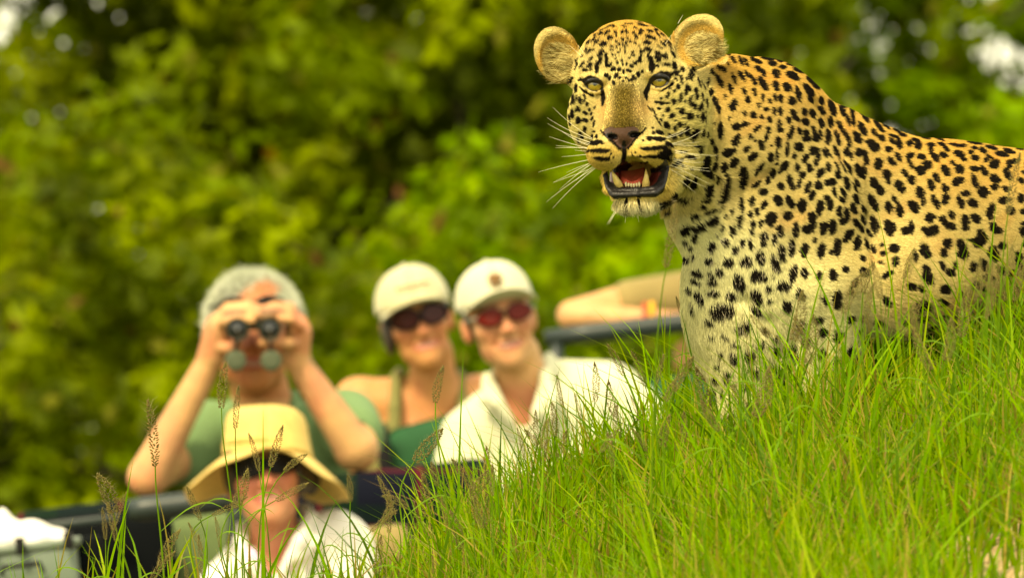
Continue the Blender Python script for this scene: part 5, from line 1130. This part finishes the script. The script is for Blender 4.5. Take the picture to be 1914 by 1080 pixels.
# ------------------------------------------------------------------ flowering grass stalks, each one a plant of its own
M['stem'] = mat('green_stem', (.10, .19, .008), .7, spec=.1, trans=.25, noise=.2, nscale=30)
M['seed'] = mat('ripe_seed_head', attr=ATT, rough=.8, trans=.2)
def spike_mesh(seed, n=150, fat=1.0, bend=0.15):
    """unit seed head: one unit long along z, made of many small spikelets and bristles"""
    r = np.random.default_rng(seed); V, F, C = [], [], []; k = 0
    for i in range(n):
        t = (i+r.random())/n; a = i*2.4+r.normal()*.2; R = .052*fat*(sin(pi*min(1, t*.93+.10))**.6)*(.85+.3*r.random())
        c = np.array([cos(a)*R+bend*t*t, sin(a)*R, t]); out = np.array([cos(a), sin(a), 0]); ax_ = out*.75+np.array([0, 0, 1.0]); ax_ /= np.linalg.norm(ax_)
        s1 = np.cross(ax_, out); s1 /= np.linalg.norm(s1)+1e-9; s2 = np.cross(ax_, s1); L_ = .036*(.8+.5*r.random()); w_ = .0125*fat**.5
        V += [c-ax_*L_*.5, c+s1*w_, c+s2*w_, c-s1*w_, c-s2*w_, c+ax_*L_*.6]
        F += [[k, k+2, k+1], [k, k+3, k+2], [k, k+4, k+3], [k, k+1, k+4], [k+5, k+1, k+2], [k+5, k+2, k+3], [k+5, k+3, k+4], [k+5, k+4, k+1]]
        cc = np.array([.19, .12, .03])*(.5+.75*r.random()); cc = cc+(np.array([.22, .25, .05])-cc)*(.5*r.random())
        C += [cc]*6; k += 6
        if i % 2 == 0:
            b = c+(out*.9+np.array([0, 0, 1.1]))*(.06+.05*r.random()); V += [c, c+s1*.003, b]; F += [[k, k+1, k+2]]; C += [np.array([.42, .33, .16])]*3; k += 3
    F.append([0, 1, 2]); return np.array(V), F, np.array(C)
SPM = []
for i, (nn, ft, bd) in enumerate(((150, 1.0, .10), (130, .75, -.08), (170, 1.35, .16), (120, .60, .05))):
    V_, F_, C_ = spike_mesh(40+i, nn, ft, bd); me = meshdata('seed_head', V_, F_, False, C_); me.materials.append(M['seed']); SPM.append(me)
def wpt(px, py, y): S = SL*DL/(DL+y); return np.array([(px-957)/S, y, H+(540-py)/S])
NS = [0]
def stalk(bx, by, tx, ty, y, label, group=None, kind=0, lean=None, leaf=True, thick=1.0, root_dx=None):
    NS[0] += 1; r = np.random.default_rng(900+NS[0])
    b = wpt(bx, by, y); t = wpt(tx, ty, y+r.uniform(-.02, .02)); S = SL*DL/(DL+y)
    dx = (root_dx if root_dx is not None else r.uniform(-25, 25))/S; rx = b[0]+dx; rz = float(hground(rx, y)); root = np.array([rx, y+r.uniform(-.03, .03), rz-.01])
    o = empty('seeding_grass_stalk', root, label, 'grass stalk', group)
    ts = np.linspace(0, 1, 12)[:, None]; hd = (t-b); L_ = np.linalg.norm(hd); c1 = root+np.array([0, 0, (b[2]-root[2])*.6]); c2 = b-hd/L_*min(.08, .4*max(b[2]-root[2], .02))
    pts = (1-ts)**3*root+3*ts*(1-ts)**2*c1+3*ts**2*(1-ts)*c2+ts**3*b
    mb = MB(); mb.tube(pts, np.linspace(.0017, .0009, 12)*thick, 6, caps=False); mb.build('stem', M['stem'], o)
    e = bpy.data.objects.new('seed_head', SPM[kind % 4]); sc.collection.objects.link(e); e.parent = o; ORIG[e] = ORIG[o]
    z = hd/L_; x = np.cross([0, 1, 0], z); x /= np.linalg.norm(x); yv = np.cross(z, x)
    from mathutils import Matrix
    R_ = np.stack([x, yv, z], 1)@np.array([[cos(NS[0]), -sin(NS[0]), 0], [sin(NS[0]), cos(NS[0]), 0], [0, 0, 1]])*L_*1.04
    w3 = min(1.0, .085/L_)                                             # short heads stay as thick as long ones
    Rm = R_.copy(); Rm[:, :2] *= max(w3*1.75, 1.0)*thick
    mtx = np.eye(4); mtx[:3, :3] = Rm; mtx[:3, 3] = b-ORIG[o]; e.matrix_basis = Matrix(mtx.tolist())
    if leaf:
        q = pts[3+NS[0] % 4]; a = r.uniform(-.9, .9)+(pi if r.random() < .5 else 0); L2 = r.uniform(.06, .13); d2 = np.array([cos(a), .4*sin(a*3), 0])
        def lf(u, v):
            wv = .0022*sin(pi*min(1, u*.9+.1))**.7; c_ = q+d2*L2*u*.8+np.array([0, 0, L2*(.75*u-.55*u**3)])
            return c_+np.array([0, 1, .5])*(v-.5)*2*wv
        mb = MB(); mb.grid(lf, 8, 1); mb.build('leaf', M['stem'], o)
    return o
UNIQUE = [
 (414, 762, 414, 678, 0.05, 'tall upright seed head in front of the chest of the man with binoculars', 0, 30, 1.0),
 (440, 800, 442, 722, -.45, 'blurred brown seed head hanging right beside the tall upright one', 1, 20, .9),
 (290, 870, 288, 752, -.30, 'tall slim stalk crossing the raised elbow at the left', 3, 20, 1.2),
 (212, 958, 202, 882, -.15, 'thick seed head against the dark bushes left of the elbow', 2, 45, 1.3),
 (506, 872, 524, 800, .02, 'slanting seed head in front of the crown of the straw hat', 0, -25, .9),
 (484, 880, 474, 810, .02, 'thin seed head left of the slanting one on the straw hat', 1, 25, .9),
 (532, 880, 566, 842, .0, 'seed head leaning right over the shaded hat brim', 2, -30, .9),
 (516, 934, 576, 904, .0, 'seed head lying almost level over the chin under the straw hat', 0, -60, .9),
 (436, 948, 478, 888, -.10, 'arching pale seed head before the left side of the straw hat brim', 2, 10, 1.0),
 (655, 935, 658, 888, -.2, 'small seed head right of the straw hat above the white shoulder', 0, 15, 1.1),
 (775, 862, 826, 802, -.35, 'arching blurred seed head over the plaid blanket', 2, 8, 1.1),
 (814, 752, 817, 688, -.4, 'dark blurred seed head in front of the bare shoulder of the woman', 0, 40, 1.1),
 (985, 812, 1000, 782, .05, 'short fuzzy seed head in front of the open cream collar', 2, -10, .8),
 (1052, 762, 1040, 702, .05, 'thin dark seed head in front of the cream shirt', 3, 20, 1.0),
 (1088, 785, 1070, 738, .05, 'small drooping seed head on the cream shirt', 1, 20, .8),
 (1112, 750, 1122, 680, .05, 'dark narrow seed head on the shoulder of the cream shirt', 0, -20, .9),
 (1166, 700, 1138, 642, .05, 'seed head leaning left above the cream shoulder', 0, 30, .9),
 (1206, 722, 1186, 657, .05, 'upright seed head right of the cream shoulder', 1, 20, .9),
 (1014, 868, 1020, 820, .05, 'dark small seed head low on the cream shirt', 3, -10, 1.0),
 (912, 985, 914, 905, .0, 'pale seed head low beside the end of the plaid blanket', 1, 20, 1.0),
 (1245, 500, 1268, 385, -1.5, 'big blurred stalk standing before the throat of the leopard', 3, -30, 1.0),
 (1290, 620, 1258, 560, .04, 'fine seed head in front of the rail beside the leopard chest', 1, 30, .8),
 (1380, 610, 1386, 560, .02, 'slim seed head in front of the leopard foreleg', 1, -10, .7),
 (1468, 640, 1490, 590, .0, 'seed head beside the fork of the leopard foreleg', 0, -10, .8),
 (1690, 520, 1700, 465, -.1, 'dark seed head against the spotted flank', 0, 10, .8),
 (1884, 400, 1900, 290, -1.1, 'blurred tall stalk at the right edge before the spotted back', 3, -20, 1.0),
]
for a in UNIQUE: stalk(*a[:5], a[5], None, a[6], root_dx=a[7], thick=a[8])
rs = np.random.default_rng(77)
ORD = 'first second third fourth fifth sixth seventh eighth ninth tenth eleventh twelfth thirteenth fourteenth fifteenth sixteenth'.split()
def many(n, xr, yt, dy, depth, where, group, kinds=(0, 1, 2, 3), hl=(45, 80), thick=(.8, 1.1)):
    done = []
    for i in range(n):
        x = rs.uniform(*xr); top = yt(x)+rs.uniform(*dy); L_ = rs.uniform(*hl); a = rs.normal(0, .32)
        y_ = rs.uniform(*depth)
        o_ = stalk(x, top+L_*cos(a), x+L_*sin(a), top, y_, 'x', group, int(rs.choice(kinds)), leaf=rs.random() < .7, thick=rs.uniform(*thick))
        done.append((x+L_*sin(a), 'leaning right' if a > .18 else 'leaning left' if a < -.18 else 'upright', 'blurred' if y_ < -.7 else ('long' if L_ > (hl[0]+hl[1])/2 else 'short'), o_))
    done.sort(key=lambda q: q[0]); m_ = len(done)
    for i, (x, ln_, lk, o_) in enumerate(done):
        k_, side = (i, 'left') if i < (m_+1)//2 else (m_-1-i, 'right')
        o_['label'] = '%s seed head %s before %s, %s from the %s' % (lk, ln_, where, ORD[k_], side)
sil = lambda x: np.interp(x, [150, 400, 700, 900, 1100, 1250, 1400, 1600, 1914], [1010, 985, 960, 880, 800, 720, 640, 560, 500])
many(12, (190, 430), sil, (-90, 60), (-.5, .2), 'the dark seats', 'stalks before the dark seats')
many(14, (640, 900), sil, (-60, 70), (-.7, .2), 'the plaid blanket', 'stalks before the plaid blanket')
many(22, (880, 1260), sil, (-70, 60), (-.9, .2), 'the cream shirt', 'stalks before the cream shirt', thick=(.8, 1.1))
many(14, (1260, 1680), sil, (-70, 90), (-1.6, -.1), 'the legs of the leopard', 'stalks before the legs', (0, 1, 0, 2), (50, 100), (.75, 1.05))
many(14, (1680, 1900), sil, (-50, 90), (-1.5, -.1), 'the belly of the leopard', 'stalks before the belly', (0, 2, 1), (45, 85), (.7, 1.0))
# ------------------------------------------------------------------ broad fresh blades standing up before the body, at several distances
Vs, Fs, Cs = [], [], []; off = 0
rb = np.random.default_rng(5)
def one_blade(x, y, h, dx, dy, w_, col):
    global off
    z = float(hground(x, y))-.01; K = 8; V = []; nx = rb.uniform(-.35, .35)
    for k in range(K):
        t = k/(K-1); c_ = np.array([x+dx*t**1.8, y+dy*t**1.8, z+h*t-.25*h*(abs(dx)/h)*t**4]); ww = w_*.5*(1-t**1.8)+.0001; s_ = np.array([1, nx, 0])
        V += [c_-s_*ww, c_+s_*ww]
    F = [[off+2*k, off+2*k+1, off+2*k+3, off+2*k+2] for k in range(K-1)]; Vs.append(np.array(V)); Fs.extend(F); Cs.append(np.tile(np.array(col)*rb.uniform(.75, 1.2), (2*K, 1))); off += 2*K
for i in range(2300):
    x = rb.uniform(-.62, 1.2); pxx = x*SL+957; y = rb.choice([rb.uniform(-.15, .25), rb.uniform(-2.4, -.1)])
    if rb.random() > .03+.97*float(smooth01(np.array(pxx), 650, 1500)): continue
    h = rb.uniform(.13, .30)*(1 if pxx > 1200 else .9); one_blade(x, y, h, rb.normal(0, .30)*h, rb.normal(0, .15)*h, rb.uniform(.003, .0075), GC[rb.integers(0, 6)])
for x_, h, dx, w_ in ((.405, .33, .05, .008), (.40, .27, .03, .005), (.505, .33, -.09, .007), (.60, .27, .085, .009), (.72, .27, .0, .010), (.755, .26, .03, .009), (.66, .30, -.02, .007), (.70, .33, .05, .008), (-.08, .40, .01, .005), (-.36, .33, .0, .006), (-.60, .26, .05, .006), (.02, .34, .05, .005), (.235, .27, -.03, .006), (-.25, .25, -.09, .006), (.1, .3, -.06, .005), (.68, .36, .02, .008), (.745, .37, .02, .009), (.57, .35, -.04, .005)):
    one_blade(x_, rb.uniform(-.25, -.12), h, dx, 0, w_, GC[rb.integers(0, 4)])
gb = link('grass_blades', np.vstack(Vs), Fs, M['grass'], cols=np.vstack(Cs), kind='stuff'); tag(gb, 'broad bright grass blades standing up in front of the leopard', 'grass')
